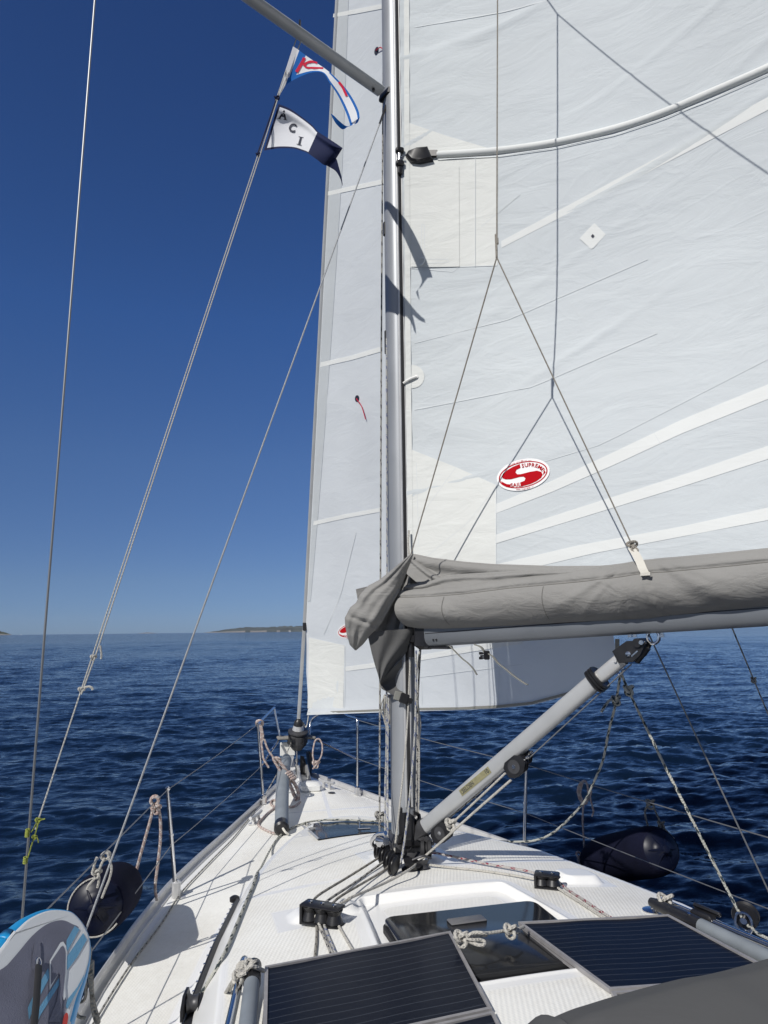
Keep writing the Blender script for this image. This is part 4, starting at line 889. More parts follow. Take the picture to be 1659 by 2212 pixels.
def badge(parent, surf, I, c, k, clip=None):
    # crop of the photograph: oval centred at (365,957) there, axes leaning about 13 degrees
    a = R(-13); ca, sa = math.cos(a), math.sin(a)
    def mp(x, y):                             # badge coordinates in crop pixels -> picture
        X, Y = x*ca-y*sa, x*sa+y*ca; return c[0]+X*.2604*k, c[1]+Y*.2604*k
    def pt(x, y, off):
        s_ = hit(surf, *mp(x, y), *I); return surf(*s_)+normal(surf, *s_)*off
    def disc(rx, ry, off, n=40):
        b = MB(); i0 = b.add([pt(rx*math.cos(t), ry*math.sin(t), off) for t in np.linspace(0, 2*math.pi, n, endpoint=False)]); b.face([i0+q for q in range(n)]); return b
    o = disc(224, 128, .005).build('maker_badge', M['white_ink'], parent, smooth=False)
    b = MB(); n = 44; ring = []
    for t in np.linspace(0, 2*math.pi, n, endpoint=False): ring.append([pt(q*math.cos(t), r2*math.sin(t), .0065) for q, r2 in ((206, 106), (196, 98))])
    G = np.array(ring+[ring[0]]); b.grid(G); b.build('badge_ring', M['red_ink'], o, smooth=False)
    S = [(-8, -92), (-8, -60), (-45, -52), (-58, -34), (-48, -14), (-20, -8), (60, -10), (120, -6), (152, 12), (158, 36), (140, 58), (95, 78), (40, 90), (-40, 93), (-40, 58), (0, 52), (12, 34), (0, 18), (-30, 12), (-110, 14), (-150, 6), (-172, -8), (-176, -24), (-160, -46), (-120, -66), (-70, -82)]
    def cr(p): return [tuple(q) for q in p]
    b = MB()
    tri = [(-8, -92), (-8, -60), (-45, -52), (-58, -34), (-48, -14), (-20, -8)]
    i0 = b.add([pt(x, y, .007) for x, y in S]); b.face([i0+q for q in range(len(S))])
    W = [(-190, 12), (-185, 45), (-160, 68), (-130, 80), (-118, 56), (-150, 46), (-170, 30)]
    i0 = b.add([pt(x, y, .007) for x, y in W]); b.face([i0+q for q in range(len(W))])
    W = [(178, -2), (186, 22), (160, 42), (168, 20)]
    i0 = b.add([pt(x, y, .007) for x, y in W]); b.face([i0+q for q in range(len(W))])
    so = b.build('badge_emblem', M['red_ink'], o, smooth=False)
    for p in so.data.polygons: pass
    def letters(txt, place, size, mt, bold=.015):
        b = MB()
        for ch, (x, y, rot) in zip(txt, place):
            v, f = text_mesh(ch, bold); cr_, sr = math.cos(rot), math.sin(rot)
            i0 = b.add([pt(x+(p[0]*cr_+p[1]*sr)*size, y+(p[0]*sr-p[1]*cr_)*size, .009) for p in v])
            for q in f: b.face([i0+k2 for k2 in q])
        b.build('badge_lettering', M[mt], o, smooth=False)
    letters('SUPREME', [(14, -70, .08), (43, -69, .16), (71, -64, .22), (98, -56, .34), (124, -45, .5), (148, -26, .8), (166, -3, 1.1)], 44, 'red_ink')
    letters('SAILS', [(-112, 66, .18), (-86, 70, .2), (-66, 73, .2), (-48, 75, .22), (-26, 78, .24)], 44, 'red_ink')
    letters('supreme.sails@siol.net', [(x, -113+.0018*(x)**2, R(.0036*x*57)) for x in np.linspace(-105, 92, 22)], 17, 'red_ink', 0)
    letters('www.supreme.si', [(x, 117-.0018*(x)**2, -R(.0036*x*57)) for x in np.linspace(-78, 62, 14)], 20, 'red_ink', 0)
MAINSAIL = build_main()

CLEW = aty(1339, 1452, -.62); TACK = V(.03, 3.80, 1.955); HEAD = V(.03, .32, 13.9)
FOOT = [(655, 1545), (760, 1541), (880, 1536.5), (1000, 1534), (1070, 1531), (1150, 1523), (1230, 1502), (1290, 1476), (1345, 1449)]
FA = aty(658, 1345, 3.68); FB = V(0, .25, 14.3)
def luff_pt(t):
    z = TACK[2]+(HEAD[2]-TACK[2])*t; k = (z-FA[2])/(FB[2]-FA[2]); p = FA+(FB-FA)*k+V(.012, -.01, 0)
    w_ = 1-float(sstep(TACK[2], FA[2]+.25, z)); return p*(1-w_)+(TACK+(FA-TACK)*max(0, (z-TACK[2])/(FA[2]-TACK[2]))+V(.02, 0, 0)*(z > TACK[2]))*w_
def gen_xy(s, t):
    L = luff_pt(t); E = CLEW+(HEAD-CLEW)*t; c = E[:2]-L[:2]; n = V(-c[1], c[0]); n /= (np.linalg.norm(n)+1e-9); n *= np.sign(n[0]) if abs(n[0]) > 1e-6 else 1
    q = L[:2]+c*s+n*np.linalg.norm(c)*.31*(s**.9 if s > 0 else s)*(1-s); return q
FZ = []
for s in np.linspace(0, 1, 41):
    q = gen_xy(s, 0); z = 2.2
    for _ in range(30):
        px, py = proj(V(q[0], q[1], z)); tgt = np.interp(px, [a[0] for a in FOOT], [a[1] for a in FOOT]); f = (V(q[0], q[1], z)-CAM)@Wv; z += (py-tgt)/F*f*.9
    FZ.append(z)
def gen_f(s, t):
    q = gen_xy(s, t); z0 = np.interp(s, np.linspace(0, 1, 41), FZ); z1_ = TACK[2]+(HEAD[2]-TACK[2])*t; ze = CLEW[2]+(HEAD[2]-CLEW[2])*t
    base = z1_+(ze-z1_)*s; dz = (z0-(TACK[2]+(CLEW[2]-TACK[2])*s))*math.exp(-t*7)
    return V(q[0], q[1], base+dz)
def build_genoa():
    ss = np.linspace(0, 1, 110); ts = np.linspace(0, .93, 150); P = np.array([[gen_f(s, t) for s in ss] for t in ts]); rg = np.random.RandomState(5)
    for k in range(30):
        s0, t0, ang = rg.rand(), rg.rand()*.35, rg.normal(.2, .5); S, T = np.meshgrid(ss, ts); q = (T*11-t0*11)-math.tan(ang)*(S-s0)*4
        P[..., 0] -= .006*rg.rand()*np.exp(-(q/.06)**2-((S-s0)/.15)**2)
    for k in range(7):
        # soft vertical creases fanning up from the tack
        S, T = np.meshgrid(ss, ts); a = .035+.05*k; q = S-a*(.2+T*6); P[..., 0] -= .004*np.exp(-(q/.012)**2)*np.exp(-T*9)
    gs = MB().grid(P).build('genoa', M['sail_fore'], None, auto=0); tag(gs, 'white headsail on the forestay, its foot sweeping under the boom to a clew', 'sail')
    I = (.15, .2)
    def put(name, top, bot, mt, off=.0045, nu=24, nv=4, I=I): return MB().grid(decal(gen_f, I, top, bot, off, nu, nv)).build(name, M[mt], gs, auto=0)
    put('seam_tape', [(705, 415), (760, 402), (830, 387)], [(704, 424), (760, 412), (832, 397)], 'tape'); put('seam_tape', [(693, 783), (760, 768), (826, 748)], [(692, 793), (760, 778), (826, 759)], 'tape')
    put('seam_tape', [(678, 1126), (750, 1110), (826, 1096)], [(677, 1135), (750, 1119), (826, 1105)], 'tape'); put('seam_tape', [(721, 30), (770, 20), (830, 8)], [(720, 38), (770, 30), (832, 18)], 'tape')
    for t_, b_ in (([(747, 1440), (850, 1426), (1000, 1398), (1130, 1375)], [(747, 1450), (850, 1437), (1000, 1411), (1130, 1390)]),):
        put('seam_tape', t_, b_, 'tape', I=(.35, .08))
    put('reinforcement_patch', [(668, 1377), (745, 1394)], [(665, 1530), (742, 1530)], 'cream', nu=8, nv=10, I=(.05, .06))
    put('foot_tape', [(668, 1538), (760, 1534), (880, 1529), (1000, 1527), (1070, 1524), (1150, 1516), (1230, 1495), (1300, 1464), (1337, 1444)], [(668, 1543), (760, 1539.5), (880, 1535), (1000, 1533), (1070, 1530), (1150, 1522), (1230, 1501), (1300, 1470), (1337, 1450)], 'strap', .014, nu=60, nv=2, I=(.03, .004))
    G = []
    for t in np.linspace(.10, .92, 70):
        wd = .012+.055*min(1, max(0, (t-.10)/.35)); G.append([gen_f(s, t)+normal(gen_f, max(s, .004), t)*.004 for s in np.linspace(.003, wd, 6)])
    MB().grid(np.array(G)).build('luff_strip', M['luff'], gs, auto=0)
    put('leech_tape', [(1330, 1380), (1331, 1420), (1334, 1446)], [(1340, 1380), (1340, 1420), (1341, 1446)], 'strap', I=(.97, .02), nu=8, nv=2)
    b = MB()
    for l in ([(747, 1395), (745, 1530)], [(905, 1463), (1000, 1450), (1130, 1435)], [(912, 1472), (913, 1530)], [(1080, 1445), (1078, 1520)], [(700, 1370), (735, 1290), (770, 1150)], [(745, 1440), (790, 1480), (830, 1490)], [(780, 1390), (800, 1330)]):
        b.grid(decal(gen_f, (.3, .05), [(x-.5, y-.5) for x, y in l], [(x+.5, y+.5) for x, y in l], .006, 10, 2))
    split_loose(b.build('stitching', M['stitch'], gs), 'stitch_line')
    for (c, tail) in (((814, 110), [(818, 108), (826, 104), (832, 110)]), ((772, 861), [(775, 864), (783, 875), (788, 888), (793, 906)])):
        ctr = [hit(gen_f, *q, .15, .35) for q in [c]]; n = normal(gen_f, *ctr[0]); p = gen_f(*ctr[0])
        b = MB().lathe(p, n, [(.032, .003), (.032, .006)], 16); o = b.build('telltale_window', M['ink'], gs)
        q = [gen_f(*hit(gen_f, x, y, .15, .35))+n*.02 for x, y in tail]; MB().tube([p+n*.008]+q, .0045, 5, sub=4).build('telltale', M['flag_red'], o)
    # badge, mostly behind the sail cover
    badge(gs, gen_f, (.1, .1), (758, 1362), .5)
    b = MB(); q = [gen_f(.004, .0)+V(-.02, 0, .0), TACK+V(0, .03, -.10), DR+V(.05, 0, .15)]; b.tube([q[0]+V(.03, 0, .10), q[1], q[2]], .011, 6, flat=.4); b.build('tack_strap', M['web_white'], gs)
    b = MB(); p = CLEW+V(0, 0, .02); b.tube([p+V(.0, .03*math.cos(a), .03*math.sin(a)) for a in np.linspace(0, 6.283, 14, endpoint=False)], .007, 8, smooth=False, closed=True); b.build('clew_ring', M['steel'], gs)
    return gs
build_genoa()

def shadow_depth(px, spx, init, both=False):  # how far off a thing is, from where its shadow lies on the mainsail
    S = main_f(*hit(main_f, *spx, *init)); q = ray(*px); d = -np.array(SDIR); n = np.cross(d, q)
    s, t, k = np.linalg.solve(np.array([d, -q, n]).T, CAM-S); return (abs(k)*np.linalg.norm(n), t) if both else t
DKNOT = shadow_depth((888, 1196), (1014, 1203), (.3, 3.2))
# ---------------------------------------------------------------- sail cover along the boom
def resample(l, n):
    l = np.array(l, float); d = np.concatenate([[0], np.cumsum(np.linalg.norm(np.diff(l, axis=0), axis=1))]); x = np.linspace(0, d[-1], n)
    return np.stack([np.interp(x, d, l[:, k]) for k in range(l.shape[1])], -1)
cover = thing('sail_cover', 'open grey canvas sail cover drooping along the boom and bunched round the mast', 'sail cover', boom_pt(.4, 0, .1))
def build_cover():
    us = np.concatenate([np.linspace(.045, 2.2, 170), np.linspace(2.25, 4.3, 40)]); ns = 40; rg = np.random.RandomState(11)
    tp = [plane(px, py, B0+BN*.12, BN) for px, py in ((868, 1272), (930, 1268), (1000, 1262), (1100, 1247), (1250, 1232), (1340, 1220), (1385, 1211), (1450, 1207), (1550, 1198), (1659, 1187))]
    tu = [float((p-B0)@BD) for p in tp]; tz = [p[2] for p in tp]
    bp = [plane(px, py, B0+BN*.07, BN) for px, py in ((868, 1352), (900, 1358), (960, 1358), (1100, 1352), (1250, 1343), (1400, 1336), (1430, 1331), (1530, 1322), (1659, 1309))]
    bu = [float((p-B0)@BD) for p in bp]; bz = [p[2] for p in bp]
    uw = float((plane(1385, 1215, B0+BN*.12, BN)-B0)@BD)
    folds = [(rg.uniform(-1.15, 1.15), rg.uniform(.03, .09), rg.uniform(-.012, .014)) for _ in range(14)]
    P = np.zeros((ns, len(us), 3))
    for i, u in enumerate(us):
        zt = np.interp(u, tu, tz)+(.0 if u < tu[-1] else (u-tu[-1])*.10); zb_ = np.interp(u, bu, bz)+(.0 if u < bu[-1] else (u-bu[-1])*.044); H = zt-zb_
        for k in range(ns):
            s = k/(ns-1); z = zb_+H*s
            o = .052+.10*math.sin(math.pi*min(1, s*1.02))**.75*(1-.25*s)+.03*s
            if s > .80: o += .010*math.sin((s-.80)/.20*math.pi)
            if .765 < s < .80: o -= .007
            # folds that fan out below the webbing
            ang = math.atan2(u-uw, (zt-z)+.03); rr = math.hypot(u-uw, zt-z)
            for a0, wd, am in folds: o += am*math.exp(-((ang-a0)/wd)**2)*min(1, rr/.10)*math.exp(-max(0, rr-.22)/.22)
            o += .008*math.sin(u*5.2+1.2*s)*math.sin(math.pi*s)+.005*math.sin(u*14+s*5+2*math.sin(u*4))*math.sin(math.pi*s)
            o += .0035*math.sin(u*95+6*math.sin(u*9))*math.exp(-((s-.86)/.10)**2)*(.35+.65*math.exp(-((u-uw+.25)/.3)**2))
            dz = -.004*math.exp(-((u-uw)/.05)**2)*(s > .8)
            P[k, i] = B0+BD*u+BN*o+V(0, 0, z+dz)
    ks = int(.783*(ns-1)); lo_, hi_ = P[ks]+BN*.0035, P[ks]*.93+P[ks+1]*.07+BN*.0035
    sm = MB().grid(np.array([lo_-V(0, 0, .0012), hi_+V(0, 0, .0012)]))
    for px in (962, 1178): 
        iu = int(np.argmin([abs(proj(P[ks, i])[0]-px) for i in range(len(us))])); sm.grid(np.array([P[3:ks, iu]+BN*.003-BD*.0012, P[3:ks, iu]+BN*.003+BD*.0012]))
    split_loose(sm.build('seams', M['canvas_seam'], cover), 'stitched_seam')
    b = MB().grid(P)
    # rolled hem and return inside
    top = P[-1]; inner = []
    for k in range(7):
        a = k/6*math.pi; inner.append(top+BN*(-.016+.016*math.cos(a))+V(0, 0, .012*math.sin(a)))
    for k in range(1, 8): inner.append(inner[6]-BN*.012*k*.3-V(0, 0, .022*k))
    b.grid(np.array(inner))
    b.build('side_panel', M['canvas'], cover, auto=0)
    # folded inner layers and the panel on the far side
    def layer(pts_top, off0, off1, depth, name, wob):
        tp2 = [plane(px, py, B0+BN*off0, BN) for px, py in pts_top]; tu2 = [float((p-B0)@BD) for p in tp2]; tz2 = [p[2] for p in tp2]
        uu = np.linspace(tu2[0], tu2[-1]+.02, 110); rows = []
        for k in range(16):
            s = k/15; row = []
            for u in uu:
                z = np.interp(u, tu2, tz2); a = s*2.2
                o = off0+(off1-off0)*s+.020*math.sin(min(1, s*2.2)*math.pi)+wob*math.sin(u*9+s*4)+.004*math.sin(u*31+s*7)*s
                row.append(B0+BD*u+BN*o+V(0, 0, z-depth*(s**1.4)+.006*math.sin(u*17)*s))
            rows.append(row)
        hem = [np.array(rows[0])+BN*(-.014+.014*math.cos(a))*1.0+V(0, 0, .011*math.sin(a)) for a in np.linspace(0, math.pi, 6)]; back = [hem[-1]-V(0, 0, .02*k) for k in range(1, 6)]
        MB().grid(np.array(rows)).grid(np.array(hem+back)).build(name, M['canvas'], cover, auto=0)
    layer([(889, 1199), (930, 1208), (1000, 1217), (1060, 1222), (1200, 1227), (1330, 1226), (1395, 1216), (1520, 1206), (1680, 1192)], -.004, .012, .17, 'far_panel', .003)
    layer([(880, 1266), (920, 1262), (965, 1246), (1040, 1241), (1130, 1236), (1250, 1230), (1345, 1222)], .06, .105, .09, 'inner_fold', .006)
    layer([(893, 1201), (905, 1212), (930, 1232), (960, 1250), (985, 1252)], .0, .07, .11, 'inner_fold', .008)
    # bunched front end, wrapped past the port side of the mast
    n = 80; Lc = resample([z4(*q) for q in ((758, 176), (690, 232), (600, 310), (490, 398), (400, 445), (330, 520), (300, 585), (250, 625), (205, 712), (208, 775), (222, 850), (246, 935), (285, 975))], n)
    Rc = resample([z4(*q) for q in ((776, 182), (752, 255), (720, 330), (690, 410), (655, 500), (610, 580), (568, 660), (530, 730), (480, 800), (430, 845), (395, 885), (360, 930), (305, 978))], n)
    rows = []
    for i in range(n):
        t = i/(n-1); dist = 4.02-.10*math.sin(t*2.6)+.07*t; dist += (DKNOT+.01-dist)*(1-float(sstep(0, .35, t)))
        pl = atd(*Lc[i], dist); pr = atd(*Rc[i], dist); c = (pl+pr)/2; X = pr-pl; wd = np.linalg.norm(X)/2; X /= max(1e-6, 2*wd); Yd = -Wv
        row = []
        for k in range(48):
            a = 2*math.pi*k/48; dep = .55*wd+.015
            rip = 1+.20*math.sin(5*a+2.2*t+.8)*(.3+.7*math.sin(math.pi*min(1, t*1.3)))+.10*math.sin(9*a-3*t)+.06*math.sin(t*22+3*a)*(t > .3)
            rip += .10*math.sin(3*a+6*t)*math.sin(t*3.1)+.07*(1-abs(math.sin(6.5*a+4*t+.6*math.sin(9*t))))**3*(.3+t)-.06*(1-abs(math.sin(4.5*a-7*t)))**4-.16*math.exp(-((t-.70)/.012)**2)+.12*math.exp(-((t-.66)/.03)**2)
            row.append(c+X*wd*math.cos(a)+Yd*(dep*math.sin(a)*rip))
        rows.append(row)
    b = MB().loft(rows); b.build('front_bunch', M['canvas'], cover, auto=0)
    # small corner sticking out behind
    b = MB(); q = [z4(*p) for p in ((297, 475), (380, 455), (460, 430), (420, 560), (330, 600), (315, 575))]; b.loft([[atd(*p, 4.08) for p in q], [atd(*p, 4.10) for p in q]]); b.build('front_corner', M['canvas'], cover)
    # inside of the front, behind the bunch, joining it to the side panel
    A = resample([z4(*q) for q in ((765, 190), (720, 300), (650, 420), (560, 560), (470, 760), (430, 850))], 16); Bq = resample([z4(*q) for q in ((800, 215), (745, 330), (720, 440), (700, 560), (690, 700), (720, 800))], 16)
    rows = []
    for k in range(14):
        s = k/13; rows.append([atd(*(A[i]+(Bq[i]-A[i])*s), 4.10+.03*math.sin(s*9+i*.4)-.05*s) for i in range(16)])
    MB().grid(np.array(rows)).build('front_panel', M['canvas'], cover, auto=0)
    # hanging flap with a turned corner
    A = resample([z4(*q) for q in ((390, 830), (405, 900), (430, 1010), (456, 1105), (480, 1180), (497, 1250))], 20); Bq = resample([z4(*q) for q in ((835, 795), (810, 860), (770, 930), (700, 1020), (640, 1080), (500, 1258))], 20)
    rows = [[atd(*(A[i]+(Bq[i]-A[i])*k/15), 3.97-.035*math.sin(k/15*math.pi)+.05*(k/15)+.010*math.sin(k*.9+i*.25)) for i in range(20)] for k in range(16)]
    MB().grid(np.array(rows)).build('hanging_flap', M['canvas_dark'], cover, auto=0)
    A = resample([z4(*q) for q in ((497, 1250), (540, 1205), (600, 1130), (680, 1050))], 14); Bq = resample([z4(*q) for q in ((510, 1300), (570, 1335), (640, 1368), (686, 1372))], 14)
    rows = [[atd(*(A[i]+(Bq[i]-A[i])*k/11), 4.0+.05*math.sin(k/11*math.pi)-.02*k/11) for i in range(14)] for k in range(12)]
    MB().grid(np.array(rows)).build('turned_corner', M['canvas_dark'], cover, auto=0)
    b = MB(); b.box(atd(*z4(655, 1362), 3.96), (.055, .008, .05), cam_r-cam_u*.25, Wv, bev=.003); o = b.build('buckle_strap', M['strap'], cover)
    b = MB(); c = atd(*z4(700, 1382), 3.95); X = cam_r-cam_u*.3; b.box(c, (.05, .016, .055), X, Wv, bev=.005); b.box(c+cam_r*.03-cam_u*.012, (.03, .012, .03), X, Wv, bev=.005); b.build('buckle', M['black'], o)
    # loose webbing straps below the boom
    pl = B0+BN*.05; g = lambda x, y: plane(*z4(x, y), pl, BN)
    MB().tube([g(1075, 945), g(1120, 990), g(1180, 1050), g(1230, 1090), g(1275, 1140), g(1302, 1185)], .008, 6, flat=.3, sub=6).build('loose_strap', M['strap'], cover)
    o = MB().tube([g(1285, 935), g(1335, 955), g(1360, 990), g(1378, 1020)], .012, 6, flat=.3).build('loose_strap', M['strap'], cover)
    MB().tube([g(1400, 1010), g(1440, 1040), g(1480, 1090), g(1550, 1145), g(1610, 1195), g(1690, 1250), g(1722, 1268)], .010, 6, flat=.3).build('loose_strap', M['strap'], cover)
    b = MB(); c = g(1383, 1022); b.box(c, (.030, .018, .045), cam_r, Wv, bev=.004)
    for y in (1008, 1028, 1046): b.tube([g(1375, y), g(1332, y+(-3 if y < 1020 else 0))], .0045, 6, smooth=False)
    b.box(g(1334, 1006), (.018, .012, .012), cam_r, Wv); b.box(g(1334, 1046), (.018, .012, .012), cam_r, Wv); b.build('buckle', M['black'], o)
    # webbing loop sewn to the top hem, where the lazy jack is tied
    q = [plane(*zs(*p), B0+BN*off, BN) for p, off in (((1262, 1560), .10), ((1300, 1620), .125), ((1330, 1680), .145), ((1350, 1730), .165), ((1375, 1775), .172))]
    b = MB(); rows = [[p-BD*.018, p+BD*.018] for p in catmull(q, 5)]; b.grid(np.array(rows)); b.grid(np.array([[p+BN*.006 for p in r_] for r_ in rows])); b.box(q[-1], (.042, .012, .014), BD, BN); b.build('webbing_loop', M['web_white'], cover)
build_cover()

# ---------------------------------------------------------------- flags on their halyard
HA = plane(648, 60, (0, -.30, 6.42), (.1, 0, 1)); HB = atx(76, 1792, -1.73)
def hal(py):
    lo, hi = 0.0, 1.0
    for _ in range(40):
        m_ = (lo+hi)/2
        if proj(HA+(HB-HA)*m_)[1] < py: lo = m_
        else: hi = m_
    return HA+(HB-HA)*lo
def dep(P): return float((P-CAM)@Wv)
off = V(.012, -.004, 0)
def hk(b):
    b.knot(hal(1420)+V(.006, -.004, 0), .013, .004); b.knot(hal(1490), .013, .004); b.knot(HA+(HB-HA)*.012, .014, .004)
    P = [hal(1418)+off, hal(1424)+V(.02, 0, 0), hal(1434)+V(.025, 0, -.005), hal(1444)+V(.024, 0, 0)]
    b.tube([atd(*zl(832, 545), dep(P[0])), atd(*zl(836, 580), dep(P[0])), atd(*zl(841, 620), dep(P[0])), atd(*zl(838, 656), dep(P[0]))], .0042, 6)
    d = dep(hal(1490)); b.tube([atd(*zl(695, 918), d), atd(*zl(705, 893), d), atd(*zl(735, 885), d), atd(*zl(760, 892), d), atd(*zl(770, 912), d)], .005, 6)
b = MB(); b.tube([HA, HB], .0031, 6, smooth=False); hk(b); b.tube([HA+V(.03, 0, -.02), hal(215)+off*.6, hal(340)+off, hal(1416)+off, hal(1500)+off*.5], .0031, 6, smooth=False)
tag(b.build('flag_halyard', M['r_plain']), 'white double flag halyard slanting from spreader down to the port shroud', 'rope')
b = MB(); p = HA+V(0, 0, .01); b.tube([p+V(0, .01, .05), p+V(0, 0, .0), p+V(.01, 0, -.03)], .007, 6); b.box(p+V(0, 0, -.045), (.018, .018, .05), bev=.005); b.build('flag_block', M['black'], mast_o)
def ribbon(pairs, d0, d1, mcols, name, parent, wave, mats, colour):
    A = np.array(catmull([V(*z1(*p[0])) for p in pairs], 6)); Bq = np.array(catmull([V(*z1(*p[1])) for p in pairs], 6)); nn = len(A)
    G = np.zeros((mcols+1, nn, 3))
    for i in range(nn):
        t = i/(nn-1)
        for k in range(mcols+1):
            s = k/mcols; q = A[i]+(Bq[i]-A[i])*s; d = d0+(d1-d0)*t+wave(t, s); G[k, i] = atd(q[0], q[1], d)
    b = MB().grid(G)
    ncell = nn-1
    for f in range(len(b.mi)): b.mi[f] = colour((f % ncell+.5)/ncell, (f//ncell+.5)/mcols)
    global GRID; GRID = (G.reshape(-1, 3), np.array([proj(p) for p in G.reshape(-1, 3)]))
    return b.build(name, mats, parent, auto=0), A, Bq
def on_cloth(px, py, lift=.006):
    q = np.argsort(((GRID[1]-V(px, py))**2).sum(1))[:4]; return atd(px, py, np.mean([dep(GRID[0][k]) for k in q])-lift)
dh = dep(hal(150)); dp_ = shadow_depth((777, 254), (935, 584), (.2, 5.6))
pen = thing('pennant', 'triangular white pennant with blue borders curling under the spreader', 'flag', hal(205), 'flags on the port halyard')
prs = [((478, 408), (373, 706)), ((560, 470), (465, 652)), ((645, 528), (590, 602)), ((720, 580), (690, 607)), ((790, 640), (745, 690)), ((868, 722), (805, 780)), ((935, 818), (850, 868)), ((982, 915), (888, 958)), ((993, 975), (912, 1030))]
wv = lambda t, s: .03*math.sin(t*7+1)*(s-.3)+.02*math.sin(t*11)
pc = lambda t, s: 1 if (s < .0 or s > .80 or (.02 < t < .105) or (t > .42 and s < .22)) else 0
o_, A_, B_ = ribbon(prs, dh, dp_, 20, 'cloth', pen, wv, [M['flag_white'], M['flag_blue']], pc)
b = MB(); sl = [atd(*z1(*q), dh-.005) for q in ((440, 385), (478, 408), (372, 706), (330, 775), (318, 770))]; b.prism(sl, Wv*.01); b.build('hoist_sleeve', M['flag_white'], pen)
b = MB()
def stroke(pts, wpx, d, bb):
    P = catmull([V(*z1(*q)) for q in pts], 5) if len(pts) > 2 else [V(*z1(*q)) for q in pts]; L, Rr = [], []
    for i in range(len(P)):
        t = P[min(i+1, len(P)-1)]-P[max(i-1, 0)]; n = V(-t[1], t[0])/(np.linalg.norm(t)+1e-9)*wpx*.13; L.append(P[i]+n); Rr.append(P[i]-n)
    bb.grid(np.array([[on_cloth(q[0], q[1]) for q in L], [on_cloth(q[0], q[1]) for q in Rr]]))
dk = dh-.025
stroke([(535, 478), (520, 510), (490, 560), (468, 597)], 26, dk, b); stroke([(610, 510), (560, 518), (522, 540)], 18, dk, b); stroke([(640, 522), (590, 508), (555, 520), (540, 545), (556, 560), (610, 562), (690, 565)], 15, dk, b)
b.build('red_letters', M['flag_red'], pen)
b = MB(); stroke([(820, 680), (850, 720), (885, 797)], 20, dh+(dp_-dh)*.7-.03, b); b.build('red_bar', M['flag_red'], pen)
prs2 = [((993, 975), (912, 1030)), ((975, 1018), (910, 1046)), ((930, 1038), (895, 1052)), ((880, 1045), (850, 1073)), ((820, 1000), (800, 1030)), ((785, 965), (772, 985)), ((757, 943), (754, 947))]
ribbon(prs2, dp_, dp_-.12, 12, 'tail', pen, lambda t, s: .03*math.sin(t*3), [M['flag_blue'], M['flag_white']], lambda t, s: 1 if (.3 < s < .7 and t < .45) else 0)
dt = shadow_depth((740, 400), (900, 722), (.15, 5.0)); da = dep(hal(280))
aci = thing('club_flag', 'white and navy swallowtail flag lettered A C I on the port halyard', 'flag', hal(330), 'flags on the port halyard')
prs = [((320, 862), (198, 1249)), ((420, 905), (320, 1231)), ((520, 975), (440, 1232)), ((600, 1040), (515, 1252)), ((645, 1090), (563, 1271)), ((720, 1140), (640, 1325)), ((790, 1185), (715, 1372)), ((852, 1228), (800, 1312))]
wv = lambda t, s: .05*math.sin(t*5.5+s*1.5)-.035*math.exp(-((s-.12)/.12)**2)
ribbon(prs, da, dt, 20, 'cloth', aci, wv, [M['flag_white'], M['flag_navy']], lambda t, s: 1 if (t > .575 or s < .04 or s > .965 or t < .03) else 0)
b = MB()
for txt, c, rot, size in (('A', (358, 957), .14, 98), ('C', (434, 1063), .2, 95), ('I', (498, 1168), .2, 95)):
    v, f = text_mesh(txt, .035); cr_, sr = math.cos(rot), math.sin(rot); sh = -.18
    if txt == 'I': q = [(-.10, -.36), (.10, -.36), (.10, .36), (-.10, .36)]; v = np.array(q+[(-.24, .30), (.24, .30), (.24, .36), (-.24, .36), (-.24, -.36), (.24, -.36), (.24, -.30), (-.24, -.30)]); f = [(0, 1, 2, 3), (4, 5, 6, 7), (8, 9, 10, 11)]
    if txt == 'A':
        v = np.concatenate([v, [(-.46, -.36), (-.14, -.36), (-.14, -.31), (-.46, -.31), (.12, -.36), (.48, -.36), (.48, -.31), (.12, -.31)]]); n0 = len(v)-8; f = f+[(n0, n0+1, n0+2, n0+3), (n0+4, n0+5, n0+6, n0+7)]
    lb = MB(); i0 = lb.add([on_cloth(*z1(c[0]+((x+sh*-y*.6)*cr_+y*sr)*size*.9, c[1]+((x)*sr-y*cr_)*size)) for x, y in v])
    for q in f: lb.face([i0+k for k in q])
    lb.build('letter', M['ink'], aci, smooth=False)
prs = [((740, 1285), (700, 1362)), ((775, 1310), (740, 1385)), ((800, 1318), (780, 1408)), ((820, 1385), (808, 1438)), ((842, 1465), (835, 1490)), ((854, 1542), (852, 1543))]
ribbon(prs, dt+.02, dt, 8, 'tail', aci, lambda t, s: .02*s, [M['flag_navy']], lambda t, s: 0)
b = MB(); b.tube([hal(218), hal(330)+V(-.003, 0, 0)], .0048, 8, smooth=False); b.knot(hal(212), .016, .005); b.knot(hal(334), .012, .005); b.build('hoist_rope', M['flag_navy'], aci)

def hug(px, off=.012, step=14):               # a rope lying on the deck along a line of places
    out = []
    for a, b_ in zip(px, px[1:]):
        k = max(1, int(math.hypot(b_[0]-a[0], b_[1]-a[1])/step)); out += [atdeck(a[0]+(b_[0]-a[0])*i/k, a[1]+(b_[1]-a[1])*i/k, off) for i in range(k)]
    out.append(atdeck(*px[-1], off)); q = np.array(out)
    for _ in range(2): q[1:-1] = (q[:-2]+2*q[1:-1]+q[2:])/4
    for p in q: p[2] = max(p[2], float(zdeck(p[0], p[1]))+off*.8)
    return list(q)
